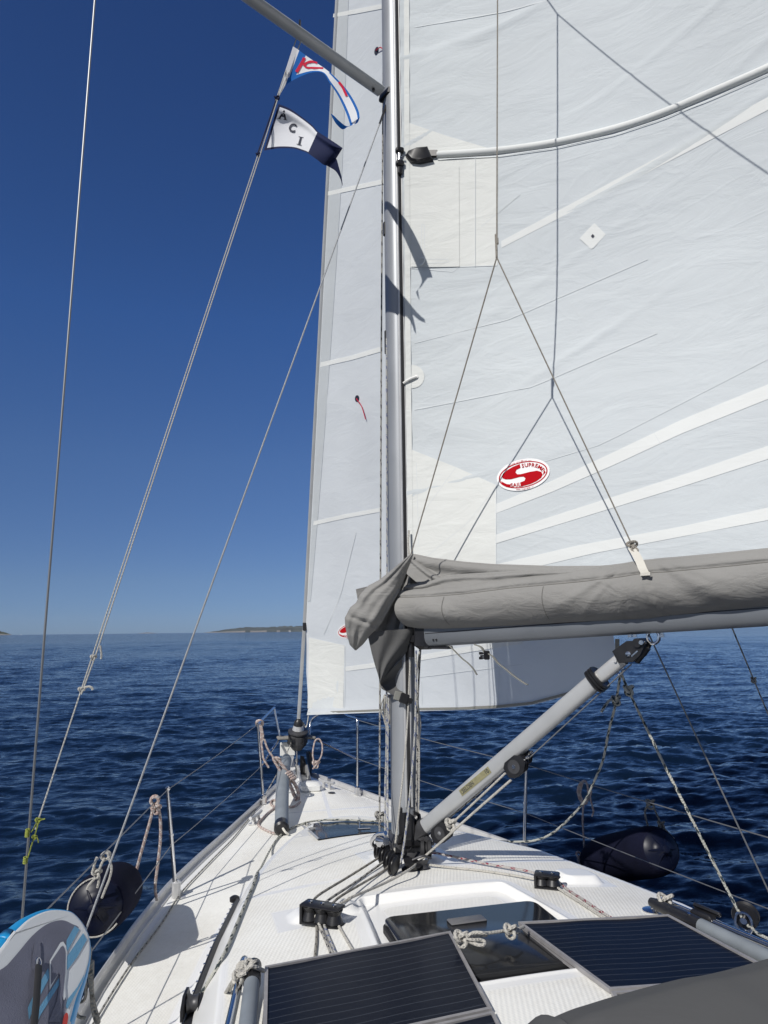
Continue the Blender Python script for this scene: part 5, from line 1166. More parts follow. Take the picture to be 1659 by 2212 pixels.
# ---------------------------------------------------------------- lazy jacks, halyards and sheets
JK = CAM+ray(1073, 556)*shadow_depth((1073, 556), (1193, 858), (.8, 3.8))
JT = min((shadow_depth((1076, y_), (1205, 30), (.8, 6.0), True)+(y_,) for y_ in range(-500, 0, 10)))
JT = CAM+ray(1076, JT[2])*JT[1]
JF = atd(888, 1196, DKNOT); JA = plane(*zs(1262, 1535), B0+BN*.10, BN)
def lj(b):
    b.tube([JK+V(0, 0, .12), JK], .006, 8, smooth=False); b.tube([JK+V(.004, 0, .07), JK+V(.004, 0, .10)], .009, 8, smooth=False)
    b.tube([JK, JF], .0036, 6, smooth=False); b.tube([JK, JA], .0036, 6, smooth=False); b.knot(JA, .024, .006, X=BD)
    e = plane(*zs(1300, 1610), B0+BN*.12, BN); b.tube([JA-BD*.006, (JA+e)/2+BD*.014, e], .0045, 6); b.tube([JA+V(.0, 0, -.01), (JA+e)/2-BD*.012, e], .0045, 6)
b = MB(); b.tube([JT, JK], .0038, 6, smooth=False); lj(b)
sB = main_f(*hit(main_f, 1655, 372, 1.6, 5.0))
JT2 = JT; far = sB-np.array(SDIR)*1.15; b.tube([JT2, far, JT2+(far-JT2)*1.9], .0036, 6, smooth=False)
b.tube([JT, JT+V(-.25, 1.05, 1.6)], .0038, 6, smooth=False)
tag(b.build('lazy_jack', M['r_cord']), 'thin beige lazy jack cord hanging as an upside-down Y before the mainsail', 'cord')
def hx(px, py, y): return aty(px, py, y)
def knotat(b): b.knot(aty(*zb(290, 790), .02), .03, .008)
rope('halyard', [aty(829, -60, .06), aty(827, 250, .06), aty(824, 700, .06), aty(822, 1200, .06), aty(820.5, 1560, .04), aty(820, 1760, .02), atz(*zb(287, 960), 1.80)], .0052, 'r_black', 'white halyard with dark flecks, outermost one left of the mast', 'halyards at the mast', sub=4, extra=knotat)
rope('halyard', [V(-.06, .02, aty(836, 722, 0)[2]), aty(835, 780, .0), aty(836, 1200, 0), aty(834.5, 1598, 0), aty(832, 1700, 0), atz(*zb(345, 1085), 1.73)], .0052, 'r_blue', 'white halyard with blue flecks leaving a slot halfway up the mast', 'halyards at the mast', sub=4)
rope('halyard', [aty(840, 1500, -.02), aty(838, 1598, -.02), aty(837, 1700, -.02), atz(*zb(370, 1105), 1.73)], .0055, 'r_blue', 'thick pale halyard with blue flecks running down into the black mast-foot blocks', 'halyards at the mast', sub=4)
b = MB(); b.box(V(-.058, .03, aty(836, 735, 0)[2]), (.03, .03, .16), bev=.008); b.build('halyard_exit', M['black'], mast_o)
b = MB(); b.box(V(-.061, .02, aty(841, 492, 0)[2]), (.03, .035, .10), bev=.008); b.build('halyard_exit', M['black'], mast_o)
rope('halyard', [aty(886, 1430, -.13), aty(880, 1560, -.14), aty(872, 1660, -.15), aty(860, 1770, -.16), atz(*zb(435, 1190), 1.70)], .005, 'r_white', 'plain pale line crossing the aft face of the mast to its left foot', 'halyards at the mast', sub=4)
rope('halyard', [aty(899, 1405, -.15), aty(897, 1560, -.16), aty(889, 1680, -.18), aty(876, 1800, -.2), atz(*zb(505, 1285), 1.68)], .0058, 'r_blue', 'flecked line in front of the mast, running to the black block at its foot', 'halyards at the mast', sub=4)
rope('halyard', [V(.08, -.13, 2.86), aty(903, 1500, -.10), aty(902, 1598, -.10), aty(900, 1700, -.10), aty(899, 1780, -.1)], .006, 'r_black', 'dark flecked line down the starboard side of the mast below the boom', 'halyards at the mast', sub=4)
rope('halyard', [V(.085, -.12, 2.83), aty(899, 1470, -.13), aty(904, 1530, -.13), aty(908, 1566, -.13), aty(906, 1600, -.12), aty(905, 1700, -.1), aty(903, 1790, -.1)], .005, 'r_white', 'plain white line hanging slack right of the mast below the boom', 'halyards at the mast', sub=5)
b = MB()
for k in range(7):
    c = z4(558+rnd.uniform(-12, 12), 1350); e = z4(565+rnd.uniform(-10, 12), 1600+rnd.uniform(-40, 20)); d = 4.12+.006*k; w_ = 8+rnd.uniform(-3, 5)
    b.tube([atd(c[0], c[1], d), atd(c[0]-w_, c[1]+25, d), atd(e[0]-w_*.8, e[1]-14, d), atd(*e, d), atd(e[0]+w_*.9, e[1]-14, d), atd(c[0]+w_*.7, c[1]+25, d)], .0042, 6, closed=True, sub=6)
c = z4(558, 1352); b.tube([atd(c[0]-7, c[1]+2, 4.10), atd(c[0], c[1]+5, 4.08), atd(c[0]+7, c[1]+2, 4.10), atd(c[0], c[1]-1, 4.14)], .0045, 6, closed=True)
tag(b.build('rope_coil', M['r_white']), 'coiled white line hanging on the mast below the sail cover', 'rope')
# luff line beside the mainsail tack
rope('tack_line', [aty(883, 1146, -.15), aty(882, 1180, -.16), aty(886, 1205, -.17), aty(898, 1222, -.2)], .006, 'r_white', 'short white line at the tack of the mainsail above the grey cover', sub=6)

# vang tackle
PLV = B0+BN*.0
def pv(x, y, off=0.0): return plane(*zb(x, y), PLV+BN*off, BN)
def tackle_block(name, c, d, label, r=.042):
    d = d/np.linalg.norm(d); t = thing(name, label, 'pulley block', c); n = BN
    b = MB(); Y = np.cross(n, d)
    for s in (-1, 0, 1):
        b.loft([[c+n*(s*.018-.003)+d*x*r*1.35+Y*y*r for x, y in ((-1, -.6), (-.6, -1), (.6, -1), (1.1, -.45), (1.1, .45), (.6, 1), (-.6, 1), (-1, .6))], [c+n*(s*.018+.003)+d*x*r*1.35+Y*y*r for x, y in ((-1, -.6), (-.6, -1), (.6, -1), (1.1, -.45), (1.1, .45), (.6, 1), (-.6, 1), (-1, .6))]])
    b.build('cheeks', M['black'], t)
    for s in (-.5, .5): MB().lathe(c+n*(s*.036-.006), n, [(r*.8, 0), (r*.62, .006), (r*.8, .012)], 18).build('sheave', M['dkgrey'], t)
    b = MB(); b.lathe(c-n*.026, n, [(.010, 0), (.010, .052)], 10); b.tube([c+d*r*1.3, c+d*r*1.9+n*.008, c+d*r*2.1, c+d*r*1.9-n*.008], .005, 6, closed=True); b.build('pin', M['steel'], t)
vd = pv(1428, 305)-pv(1125, 555)
tackle_block('vang_block', pv(935, 960, .02), -vd, 'black pulley block at the lower end of the silver vang strut')
tackle_block('vang_block', plane(1115, 1655, B0+BN*.02, BN), vd, 'black pulley block hanging under the upper half of the vang strut')
tackle_block('vang_block', plane(1128, 1640, B0-BN*.03, BN), vd, 'second black pulley block tucked behind the upper one on the vang tackle', .034)
rope('vang_line', [pv(1025, 875, .03), pv(1300, 620, .03), pv(1590, 345, .03)], .0056, 'r_white', 'white vang line from the knot at the lower block to the upper block', 'lines of the vang tackle', sub=2, extra=lambda b: b.knot(pv(1025, 872, .04), .032, .009))
rope('vang_line', [pv(905, 890, -.03), pv(1300, 560, -.03), pv(1640, 255, -.03)], .0056, 'r_black', 'flecked vang line close under the silver strut', 'lines of the vang tackle', sub=2)
rope('vang_line', [pv(1650, 415, .03), pv(1300, 720, .05), pv(1000, 990, .08), pv(700, 1255, .1), atz(*zb(600, 1340), 1.70), atdeck(*zb(350, 1480), .03), atdeck(*zb(0, 1630), .045), atz(*z3(1390, 455), 1.70), atz(*z3(1320, 490), 1.70)], .006, 'r_white', 'long white vang tail running down past the mast foot and over the deck', 'lines of the vang tackle', sub=4)
o = MB().tube([plane(1140, 1640, B0, BN), plane(1364, 1435, B0, BN)], .003, 6, smooth=False).build('vang_wire', M['wire'], None); tag(o, 'grey wire from the vang tackle up to the boom fitting', 'wire')

HSA, HSB = V(.646, -.2, 6.485), V(1.725, -.94, 2.17)
def hsk(b):
    b.tube([HSA+(HSB-HSA)*t+V(.010, .003, 0)*(t < .97) for t in (0, .5, .97, 1)], .0034, 6, smooth=False); b.knot(HSA+(HSB-HSA)*.905, .016, .005)
rope('flag_halyard', [HSA, HSB, V(1.727, -.932, 2.12)], .0034, 'r_black', 'double line slanting down at far right below the boom, outside the starboard stay', None, sub=2, extra=hsk)
# lines on the coachroof, mast to organiser and aft
HD = .028
for k, (a_, m_, e_, mt, lb) in enumerate((((1630, 130), (1400, 275), (1180, 408), 'r_grey', 'grey flecked line from mast to organiser, farthest forward of the bunch'), ((1659, 165), (1450, 318), (1255, 445), 'r_black', 'black flecked line from the mast blocks to the middle of the port organiser'), ((1659, 235), (1500, 330), (1330, 430), 'r_grey', 'thin grey line in the middle of the bunch on the coachroof'))):
    rope('deck_line', [atz(*zb(330+40*k, 1190+40*k), 1.69), atz(*z3(*a_), 1.685), atz(*z3(*m_), 1.69), atz(*z3(*e_), 1.71), atz(*z3(e_[0]-70, e_[1]+60), 1.71)], .0055, mt, lb, 'lines led aft over the coachroof', sub=4)
def dl(pts, off=.006): return [atdeck(*z3(*p), off) for p in pts]
def aft(p): return p[:-1]+[p[-1], p[-1]+(p[-1]-p[-2])*1.2-V(0, 0, .0)]
for pts, mt, lb in (([(1063, 470), (1075, 520), (1145, 640), (1195, 735), (1255, 880)], 'r_black', 'black flecked line leaving the organiser, second of the lines dropping aft'),
                    ([(1068, 500), (1100, 560), (1140, 660), (1140, 770), (1128, 900)], 'r_grey', 'grey line curving down leftmost from the organiser to the solar panel'),
                    ([(1075, 470), (1120, 560), (1180, 690), (1260, 865)], 'r_white', 'plain pale line from the organiser, third of the lines dropping aft'),
                    ([(1150, 480), (1160, 545), (1205, 670), (1285, 870)], 'r_blue', 'blue flecked line leaving the middle of the port organiser'),
                    ([(1235, 510), (1250, 560), (1310, 660), (1415, 840)], 'r_white', 'thick pale line rightmost from the organiser to the solar panel')):
    P = dl(pts); P[0] = atz(*z3(*pts[0]), 1.71); P[1] = atz(*z3(*pts[1]), 1.69); rope('deck_line', aft(P), .0058, mt, lb, 'lines led aft over the coachroof', sub=5)
def d5(pts, off=.008): return [atdeck(*z5(*p), off) for p in pts]
P = [atz(*zb(830, 1165), 1.68), atz(*zb(1050, 1210), 1.665), atz(*zb(1400, 1285), 1.655), atz(*z5(60, 745), 1.66), atz(*z5(170, 790), 1.67), atz(*z5(235, 800), 1.67)]+d5([(330, 875), (430, 938), (520, 1000), (640, 1075)])
rope('deck_line', P, .006, 'r_red', 'red flecked line through the small organiser on the starboard coachroof', 'lines led aft over the coachroof', sub=5)
P = [atz(*zb(760, 1290), 1.66), atz(*zb(1050, 1325), 1.655), atz(*zb(1400, 1362), 1.655), atz(*z5(60, 790), 1.66), atz(*z5(170, 815), 1.665), atz(*z5(215, 830), 1.665)]+d5([(310, 895), (400, 952), (490, 1010), (590, 1075)])
rope('deck_line', P, .006, 'r_white', 'plain white line through the small organiser on the starboard coachroof', 'lines led aft over the coachroof', sub=5)

# genoa sheets
P = hug([tuple(q) for q in catmull([V(*q) for q in ((414, 2188), (436, 2143), (481, 2068), (520, 1975), (560, 1882), (590, 1824), (604, 1806), (620, 1794), (642, 1783), (664, 1776))], 3)])
P = [P[0]+(P[0]-P[1])*.5+V(0, 0, .03)]+P[1:]
P += [atdeck(*p, .02) for p in ((692, 1772), (734, 1771), (790, 1773), (817, 1774))]+[aty(850, 1775, .95), aty(905, 1782, .86), aty(940, 1787, .80), aty(970, 1796, .76), aty(1022, 1809, .72), aty(1075, 1817, .66), aty(1123, 1818.5, .58), aty(1158, 1815, .5), aty(1190, 1802, .4), aty(1222, 1776, .28), aty(1254, 1742, .15), aty(1268, 1722, .08), aty(1287, 1680, -.05), aty(1303, 1640, -.15), aty(1315, 1580, -.30), aty(1330, 1520, -.45), CLEW+V(0, .0, -.02)]
def sk(b):
    b.knot(aty(1331, 1512, -.46), .028, .009); b.tube([aty(1331, 1510, -.46), aty(1318, 1512, -.47), aty(1306, 1526, -.48), aty(1299, 1538, -.48)], .0075, 8)
rope('genoa_sheet', P, .0072, 'r_green', 'slack flecked sheet led from the port track round the mast front to the clew', 'headsail sheets', sub=4, extra=sk)
BLK = V(1.40, -.93, 1.50); BLK = atx(1606, 1990, 1.42)
P = [CLEW+V(.01, 0, -.01), aty(1358, 1492, -.62), aty(1430, 1642, -.70), aty(1485, 1751, -.77), atx(1596, 1970, 1.42), BLK+V(.02, -.03, -.02), atx(1632, 2014, 1.42), atx(1664, 2030, 1.42), atx(1760, 2075, 1.42)]
rope('genoa_sheet', P, .0072, 'r_green', 'taut flecked sheet from the headsail clew down to the starboard block', 'headsail sheets', sub=6, extra=lambda b: b.knot(aty(1358, 1490, -.62), .03, .009))
blk = thing('sheet_block', 'black sheet pulley block with steel strop standing on the starboard rail', 'pulley block', BLK)
n = V(.75, .6, .2); n /= np.linalg.norm(n)
MB().lathe(BLK+n*.03-V(0, 0, .0), n, [(.03, 0), (.058, .004), (.062, .012), (.048, .02), (.048, .028), (.062, .036), (.058, .044), (.03, .048)], 24).build('wheel', M['black'], blk)
b = MB()
for k in (0, .05): b.tube([BLK+n*(k+.005)+V(0, 0, -.07), BLK+n*(k+.002)+V(-.02, .03, -.02), BLK+n*k+V(-.012, .02, .03), BLK+n*k+V(.012, -.02, .032), BLK+n*k+V(.022, -.03, -.02)], .006, 8, closed=True)
b.lathe(BLK, n, [(.016, 0), (.016, .06)], 12); b.build('strop', M['steel'], blk)
# port genoa car at the bottom edge
car = thing('genoa_car', 'black sheet lead car with a steel sheave standing on the port track', 'pulley block', atz(*z3(180, 1320), 1.46))
def build_car():
    c = atz(*z3(195, 1300), 1.47); d = HRD_P; n = np.cross(d, V(0, 0, 1)); n /= np.linalg.norm(n)
    b = MB(); b.box(c-V(0, 0, .022), (.20, .05, .03), d, n, bev=.01)
    for s in (-1, 1): b.prism([c+n*s*.026+d*x+V(0, 0, z) for x, z in ((-.08, -.01), (.07, -.01), (.075, .03), (.03, .06), (-.05, .055), (-.085, .02))], n*s*.01)
    b.build('cheeks', M['black'], car)
    MB().lathe(c-n*.02+V(0, 0, .02), n, [(.036, 0), (.028, .012), (.028, .028), (.036, .04)], 18).build('sheave', M['dkgrey'], car)
    b = MB(); b.tube([c-d*.10-n*.03+V(0, 0, .01), c-d*.06-n*.034+V(0, 0, .04), c-d*.0-n*.037+V(0, 0, .05)], .006, 8); b.lathe(c-n*.04+V(0, 0, .02), n, [(.01, 0), (.01, .08)], 10); b.build('pin', M['steel'], car)
build_car()
# furling line along the port rail
P = [DR+V(-.07, -.05, -.03), aty(*z6(640, 660), 3.7), aty(*z6(560, 830), 3.45)]+[atdeck(*q, .012) for q in (z6(430, 1060), z6(300, 1260), z6(150, 1450), (497, 1818), (470, 1845), (430, 1886), (391, 1929), (346, 1999), (289, 2074), (247, 2137), (206, 2204), (180, 2245))]
rope('furling_line', P, .0052, 'r_black', 'thin flecked furling line led aft inside the port toe rail from the drum', sub=6)

# pink mooring line bundled at the bow
def bow_bundle():
    d = lambda x, y, yy: aty(*z6(x, y), yy); b = MB(); y0 = 3.22
    for k in range(3):
        b.tube([d(335+3*k, 330+6*k, y0), d(345, 300+4*k, y0-.03), d(385, 298+4*k, y0-.03), d(403, 325+5*k, y0), d(380, 350+5*k, y0+.03), d(350, 350+5*k, y0+.03)], .011, 8, closed=True)
    for pts in ([(370, 350), (385, 420), (380, 500), (395, 580), (410, 690), (440, 745), (465, 785)], [(385, 350), (400, 420), (385, 480), (420, 500), (440, 560), (470, 620), (520, 690)], [(360, 350), (375, 400), (405, 440), (400, 490), (390, 530), (385, 600)]):
        b.tube([d(x, y, y0-.02) for x, y in pts], .0095, 8)
    for k in range(7):
        q = rnd.uniform(-14, 14); r_ = rnd.uniform(0, 1); zz = lambda x, y: d(x+q, y+.3*q, 3.0-.06*r_)
        b.tube([zz(520, 700), zz(560, 770), zz(620, 870), zz(690, 960+30*r_), zz(735-25*r_, 1060), zz(765, 1130+15*r_), zz(780-10*r_, 1060), zz(745+20*r_, 980), zz(690+20*r_, 890), zz(600+25*r_, 760), zz(545, 695)], .009, 7, closed=True, sub=5)
    for k in range(4):
        c = V(650+k*16, 845+k*20); b.tube([d(c[0]-30, c[1]+28, 2.93), d(c[0], c[1]-5, 2.88), d(c[0]+45, c[1]-22, 2.93), d(c[0]+20, c[1]+20, 3.08)], .0095, 7, closed=True)
    b.tube([d(520, 690, 3.0), d(540, 680, 2.97), d(575, 690, 2.97), d(580, 720, 3.0), d(545, 725, 3.02)], .011, 7, closed=True)
    b.tube([atdeck(*z6(*q), .012) for q in ((790, 1140), (730, 1185), (650, 1190), (540, 1190), (495, 1175), (485, 1140), (520, 1120), (570, 1150), (520, 1205), (440, 1270), (362, 1360), (370, 1395), (450, 1440), (530, 1470))], .010, 7)
    tag(b.build('mooring_line', M['r_pink']), 'pink and white mooring line bundled and hung on the port bow rail', 'rope')
bow_bundle()
def hitch(b, c, r, t, X=V(0, 1, 0)):
    for k in range(3): b.tube([c+V(.0, 0, 0)+X*(k-1)*t*1.6+r*V(math.cos(a), 0, math.sin(a)) for a in np.linspace(0, 6.283, 12, endpoint=False)], t, 7, smooth=False, closed=True)
def on_life(px, py, A, B):
    best = min(np.linspace(0, 1, 400), key=lambda t: abs(proj(A+(B-A)*t)[0]-px)); return A+(B-A)*best
LE = V(-1.70, -1.3, 1.86)
c = on_life(334, 1733, PT1, LE); dd = dep(c); g = lambda x, y, k=0: atd(*z2(x, y), dd+k)
b = MB(); hitch(b, c+V(0, 0, .012), .022, .009); b.knot(c+V(.01, -.02, -.03), .03, .009)
b.tube([g(1275, 215), g(1245, 340), g(1200, 500), g(1150, 680), g(1112, 826)], .0085, 8); b.tube([g(1310, 200), g(1330, 330), g(1330, 500), g(1310, 690), g(1290, 850), g(1290, 930), g(1302, 998)], .0085, 8)
tag(b.build('hanging_rope', M['r_pink']), 'pink braided rope knotted on the port lifeline beside the stanchion, two ends hanging', 'rope')
rope('bow_tie', [aty(*z6(935, 740), 3.6), aty(*z6(920, 640), 3.62), aty(*z6(940, 520), 3.64), aty(*z6(965, 490), 3.64), aty(*z6(995, 495), 3.64), aty(*z6(1020, 560), 3.62), aty(*z6(1010, 660), 3.6), aty(*z6(960, 750), 3.58), aty(*z6(920, 800), 3.58)], .008, 'r_pink', 'pink rope end looped over the starboard bow rail beside the anchor', sub=6, extra=lambda b: b.knot(aty(*z6(955, 745), 3.6), .045, .009))

# ---------------------------------------------------------------- fenders
def fender(label, a, c, r, endr, group, rim=True):
    a = V(*a); c = V(*c); ax = (c-a)/np.linalg.norm(c-a); L = np.linalg.norm(c-a); t = thing('fender', label, 'fender', (a+c)/2, group)
    prof = [(endr*.98, 0), (r*.93, L*.05), (r*.99, L*.14), (r, L*.3), (r*1.0, L*.62), (r*.93, L*.8), (r*.72, L*.93), (r*.4, L*.985), (.03, L)]
    b = MB()
    # sample the profile smoothly
    q = catmull([V(x, h) for x, h in prof], 4); b.lathe(a, ax, [(p[0], p[1]) for p in q], 36); o = b.build('cover', M['navy'], t, auto=0)
    b = MB(); b.lathe(a-ax*.012, ax, [(.004, -.06), (.022, -.055), (.030, -.03), (.05, -.012), (endr*.55, -.004), (endr*.9, .006), (endr*.99, .02)], 32)
    for k in range(6):
        an = k*1.047; n = np.cross(ax, V(0, 0, 1)); n /= np.linalg.norm(n); u = np.cross(n, ax); d = n*math.cos(an)+u*math.sin(an); b.tube([a-ax*.045+d*.02, a-ax*.020+d*.06, a-ax*.010+d*endr*.75], [.008, .007, .003], 6)
    b.build('end_cap', M['navy_gloss'], t)
    n = np.cross(ax, V(0, 0, 1)); n /= np.linalg.norm(n); u = np.cross(n, ax)
    if not rim: return t, a, ax
    b = MB(); b.tube([a+(n*math.cos(x)+u*math.sin(x))*endr*1.0 for x in (np.linspace(-2.5, 1.5, 30) if proj(a-n*.1)[0] > proj(a+n*.1)[0] else np.linspace(1.64, 5.64, 30))], .0040, 7, smooth=False); b.build('rim_cord', M['r_white'], t)
    return t, a, ax
fa = atx(205, 1942, -1.60); fc = atx(283, 1985, -1.60); 
fa = V(-1.60, .07, 1.54); _, FA_, FX_ = fender('navy blue fender with glossy end and white cord rim on the port rail', V(-1.575, -.10, 1.555), V(-1.515, .60, 1.43), .145, .128, 'navy fenders on the rails')
sa = atx(1440, 1846, 1.66); sb_ = atx(1262, 1868, 1.66)
fender('navy blue fender lying sideways, tied to the starboard lifeline', atx(1428, 1836, 1.66), atx(1274, 1862, 1.74), .152, .122, 'navy fenders on the rails', False)
dd = dep(FA_)-.06; g = lambda x, y, k=0: atd(*z2(x, y), dd+k)
b = MB(); hitch(b, g(878, 628, .02), .016, .006, V(.3, .9, 0)); b.knot(g(802, 772), .024, .006)
for pts in ([(802, 642), (790, 680), (772, 745), (782, 775), (800, 795)], [(866, 650), (840, 700), (806, 790), (770, 835), (735, 875), (722, 908)], [(815, 770), (822, 820), (808, 892)], [(900, 640), (918, 690), (925, 740), (908, 820), (880, 890), (845, 978)]): b.tube([g(*q) for q in pts], .0058, 7)
tag(b.build('fender_line', M['r_white']), 'white cord tying the port fender to the lifeline, its ends loose', 'rope', 'cords holding the fenders')
F2 = dep(atx(1390, 1760, 1.66)); g = lambda x, y, k=0: atd(*z5(x, y), F2+k)
b = MB(); b.tube([g(862, 292), g(848, 315), g(836, 350), g(845, 400), g(855, 440), g(845, 465), g(824, 482)], .006, 7); b.tube([g(870, 288), g(890, 295), g(905, 340), g(925, 385), g(945, 440), g(965, 500), g(992, 562)], .006, 7); b.tube([g(945, 430), g(975, 470), g(1005, 500), g(1030, 526)], .006, 7); b.knot(g(872, 292), .035, .008); b.knot(g(945, 432), .028, .007)
tag(b.build('fender_line', M['r_grey']), 'grey cord tied over the starboard lifeline above the fender', 'rope', 'cords holding the fenders')
F3 = dep(atx(1258, 1800, 1.64)); g = lambda x, y, k=0: atd(*z5(x, y), F3+k)
b = MB()
for k in range(3): q = k*9; b.tube([g(400+q, 160), g(386+q, 205+q), g(400+q, 265), g(430+q*.5, 295), g(455, 240+q), g(450, 165), g(430, 138)], .0065, 7, closed=True)
b.tube([g(480, 205), g(470, 250), g(482, 300), g(492, 345), g(482, 378)], .0065, 7); b.tube([g(425, 290), g(420, 400), g(426, 520), g(430, 610)], .0065, 7); b.knot(g(412, 650), .05, .008); b.tube([g(410, 640), g(392, 690), g(400, 720)], .006, 6); b.tube([g(415, 650), g(420, 700), g(430, 745)], .006, 6)
tag(b.build('fender_line', M['r_pink']), 'pink cord bunched on the starboard lifeline, one end down to the fender', 'rope', 'cords holding the fenders')

# ---------------------------------------------------------------- paddle board on the port side deck
def build_board():
    y_, p_, r_ = R(10), R(10), R(50); ax = V(math.sin(y_)*math.cos(p_), math.cos(y_)*math.cos(p_), math.sin(p_)); sd_ = V(-math.cos(y_), math.sin(y_), 0); u0 = np.cross(sd_, ax); u0 *= np.sign(u0[2])
    up = u0*math.cos(r_)+sd_*math.sin(r_); n = np.cross(up, ax); P0 = CAM+ray(*z2(752, 1370))*2.45
    if n@(CAM-P0) < 0: n = -n
    zc = lambda x, y: z2(x, y)
    face_px = [zc(*q) for q in ((-40, 1450), (60, 1318), (140, 1240), (225, 1160), (300, 1115), (375, 1085), (450, 1072), (540, 1078), (610, 1100), (675, 1165), (718, 1235), (742, 1300), (752, 1370), (750, 1440), (738, 1520), (700, 1650), (640, 1800), (585, 2000), (540, 2140))]
    face = [plane(*q, P0, n) for q in face_px]
    tail = [face[-1]+(face[-1]-face[-2])/np.linalg.norm(face[-1]-face[-2])*.25-ax*.3+up*.05, face[0]*.3+face[-1]*.7-ax*1.5, face[0]-ax*1.5+up*.05]
    lp = catmull(face+tail, 4, True); n4 = len(lp); c = sum(lp)/n4
    t = thing('paddle_board', 'inflatable paddle board with blue side and grey pad, standing on edge at port', 'paddle board', c)
    T = .125
    def ins(k, dpt): return [p+(c-p)/np.linalg.norm(c-p)*k-n*dpt for p in lp]
    b = MB(); b.loft([ins(.002, 0.004), ins(-.010, .008), ins(-.022, .018), ins(-.032, .036), ins(-.036, T*.5), ins(-.032, T-.036), ins(-.02, T-.016), ins(.0, T)]); b.build('side_wall', M['sup_blue'], t, auto=0)
    b = MB(); i0 = b.add(ins(.003, 0)); 
    b.loft([ins(-.002, .008), ins(.002, .002), ins(.010, 0)], caps=False); i0 = b.add(ins(.010, 0)); b.face(range(i0, i0+n4)); b.build('deck_face', M['sup_white'], t)
    def art(name, pts, mt, off, smooth=True):
        q = [plane(*zc(*p), P0+n*off, n) for p in pts]; q = catmull(q, 4, True) if smooth else q; b = MB(); i0 = b.add(q); b.face(range(i0, i0+len(q))); return b.build(name, M[mt], t, smooth=False)
    pad = [(-60, 1660), (60, 1535), (160, 1420), (260, 1300), (360, 1215), (450, 1172), (530, 1165), (600, 1195), (650, 1225), (600, 1300), (555, 1380), (550, 1560), (540, 1700), (545, 1900), (480, 2060), (200, 2100), (-40, 2080)]
    art('grey_pad', pad, 'sup_grey', .0012)
    art('stripe', [(620, 1210), (660, 1240), (560, 1420), (550, 1400), (552, 1330)], 'sup_lblue', .002, False)
    art('stripe', [(690, 1270), (722, 1325), (640, 1470), (556, 1580), (552, 1470), (620, 1370)], 'sup_lblue', .002, False)
    art('stripe', [(700, 1610), (690, 1660), (560, 1900), (545, 1880), (560, 1820), (640, 1720)], 'sup_lblue', .002, False)
    art('stripe', [(492, 1640), (492, 1700), (330, 1960), (300, 2040), (230, 2060), (330, 1880), (410, 1760)], 'sup_lblue', .002, False)
    art('stripe', [(400, 1560), (410, 1640), (300, 1850), (240, 1990), (230, 1890), (320, 1700)], 'sup_lblue', .002, False)
    art('emblem_edge', [(412, 1500), (500, 1350), (525, 1340), (548, 1375), (556, 1430), (552, 1600), (540, 1700), (545, 1800), (530, 1830), (500, 1700), (500, 1600), (492, 1595), (410, 1745)], 'sup_white', .0028, False)
    art('emblem', [(424, 1505), (505, 1385), (524, 1374), (538, 1400), (545, 1440), (542, 1600), (531, 1690), (500, 2010), (400, 2010), (470, 1840), (492, 1700), (497, 1620), (490, 1600), (424, 1700)], 'sup_grey', .0036, False)
    art('red_mark', [(518, 2040), (530, 1960), (550, 1930), (566, 1950), (560, 2010), (545, 2050)], 'sup_red', .004)
    art('ring_patch', [(270, 1560), (272, 1450), (285, 1370), (310, 1335), (330, 1350), (338, 1420), (335, 1520), (320, 1590), (290, 1610)], 'sup_grey', .005)
    b = MB(); q = lambda x, y, o=.012: plane(*zc(x, y), P0+n*o, n); b.tube([q(305, 1495), q(303, 1530), q(318, 1552), q(335, 1535), q(332, 1500), q(318, 1482)], .004, 8, closed=True); b.build('ring', M['steel'], t)
    b = MB(); b.tube([q(322, 1545, .015), q(318, 1600, .02), q(310, 1720, .02), q(300, 1850, .022), q(290, 1960, .022), q(280, 2060, .022)], .012, 8, flat=.5, up=n); b.build('carry_strap', M['black_matt'], t)
    # white lettering on the blue side wall: built as bars on the upper rim
    zT = lambda x, y: plane(*zc(x, y), P0-n*.055+up*.0, V(0, 0, 1)*.0+up*.75+(-n)*.0+V(0, 0, .4))
    b = MB()
    def on_side(x, y):
        pr = ray(*zc(x, y)); best = None
        for k in range(len(lp)):
            a, e = lp[k], lp[(k+1) % n4]; tng = e-a; nn = np.cross(tng, n); ln = np.linalg.norm(nn)
            if ln < 1e-9: continue
            nn /= ln
            o = a+(a-c)/np.linalg.norm(a-c)*.034; dn = pr@nn
            if abs(dn) < 1e-6: continue
            s = (o-CAM)@nn/dn; p = CAM+pr*s; h = -(p-o)@n; w_ = (p-o)@tng/(tng@tng)
            if 0 <= w_ <= 1.001 and -.01 < h < T+.01 and (best is None or s < best[0]): best = (s, p-pr/np.linalg.norm(pr)*.004)
        return None if best is None else best[1]
    for l in ([(75, 1085), (180, 1092)], [(180, 1092), (85, 1130)], [(85, 1130), (135, 1122)], [(0, 1152), (100, 1160)], [(0, 1205), (50, 1190)], [(50, 1190), (35, 1225)], [(35, 1225), (0, 1235)]):
        for k in range(6):
            t0, t1 = k/6, (k+1)/6; pa = on_side(l[0][0]+(l[1][0]-l[0][0])*t0, l[0][1]+(l[1][1]-l[0][1])*t0); pb_ = on_side(l[0][0]+(l[1][0]-l[0][0])*t1, l[0][1]+(l[1][1]-l[0][1])*t1)
            if pa is not None and pb_ is not None: b.tube([pa, pb_], .0045, 5, smooth=False, flat=.5)
    if b.v: b.build('side_lettering', M['white_ink'], t)
    d = dep(face[13]); g = lambda x, y, k=0: atd(*z2(x, y), d+.06+k)
    b = MB()
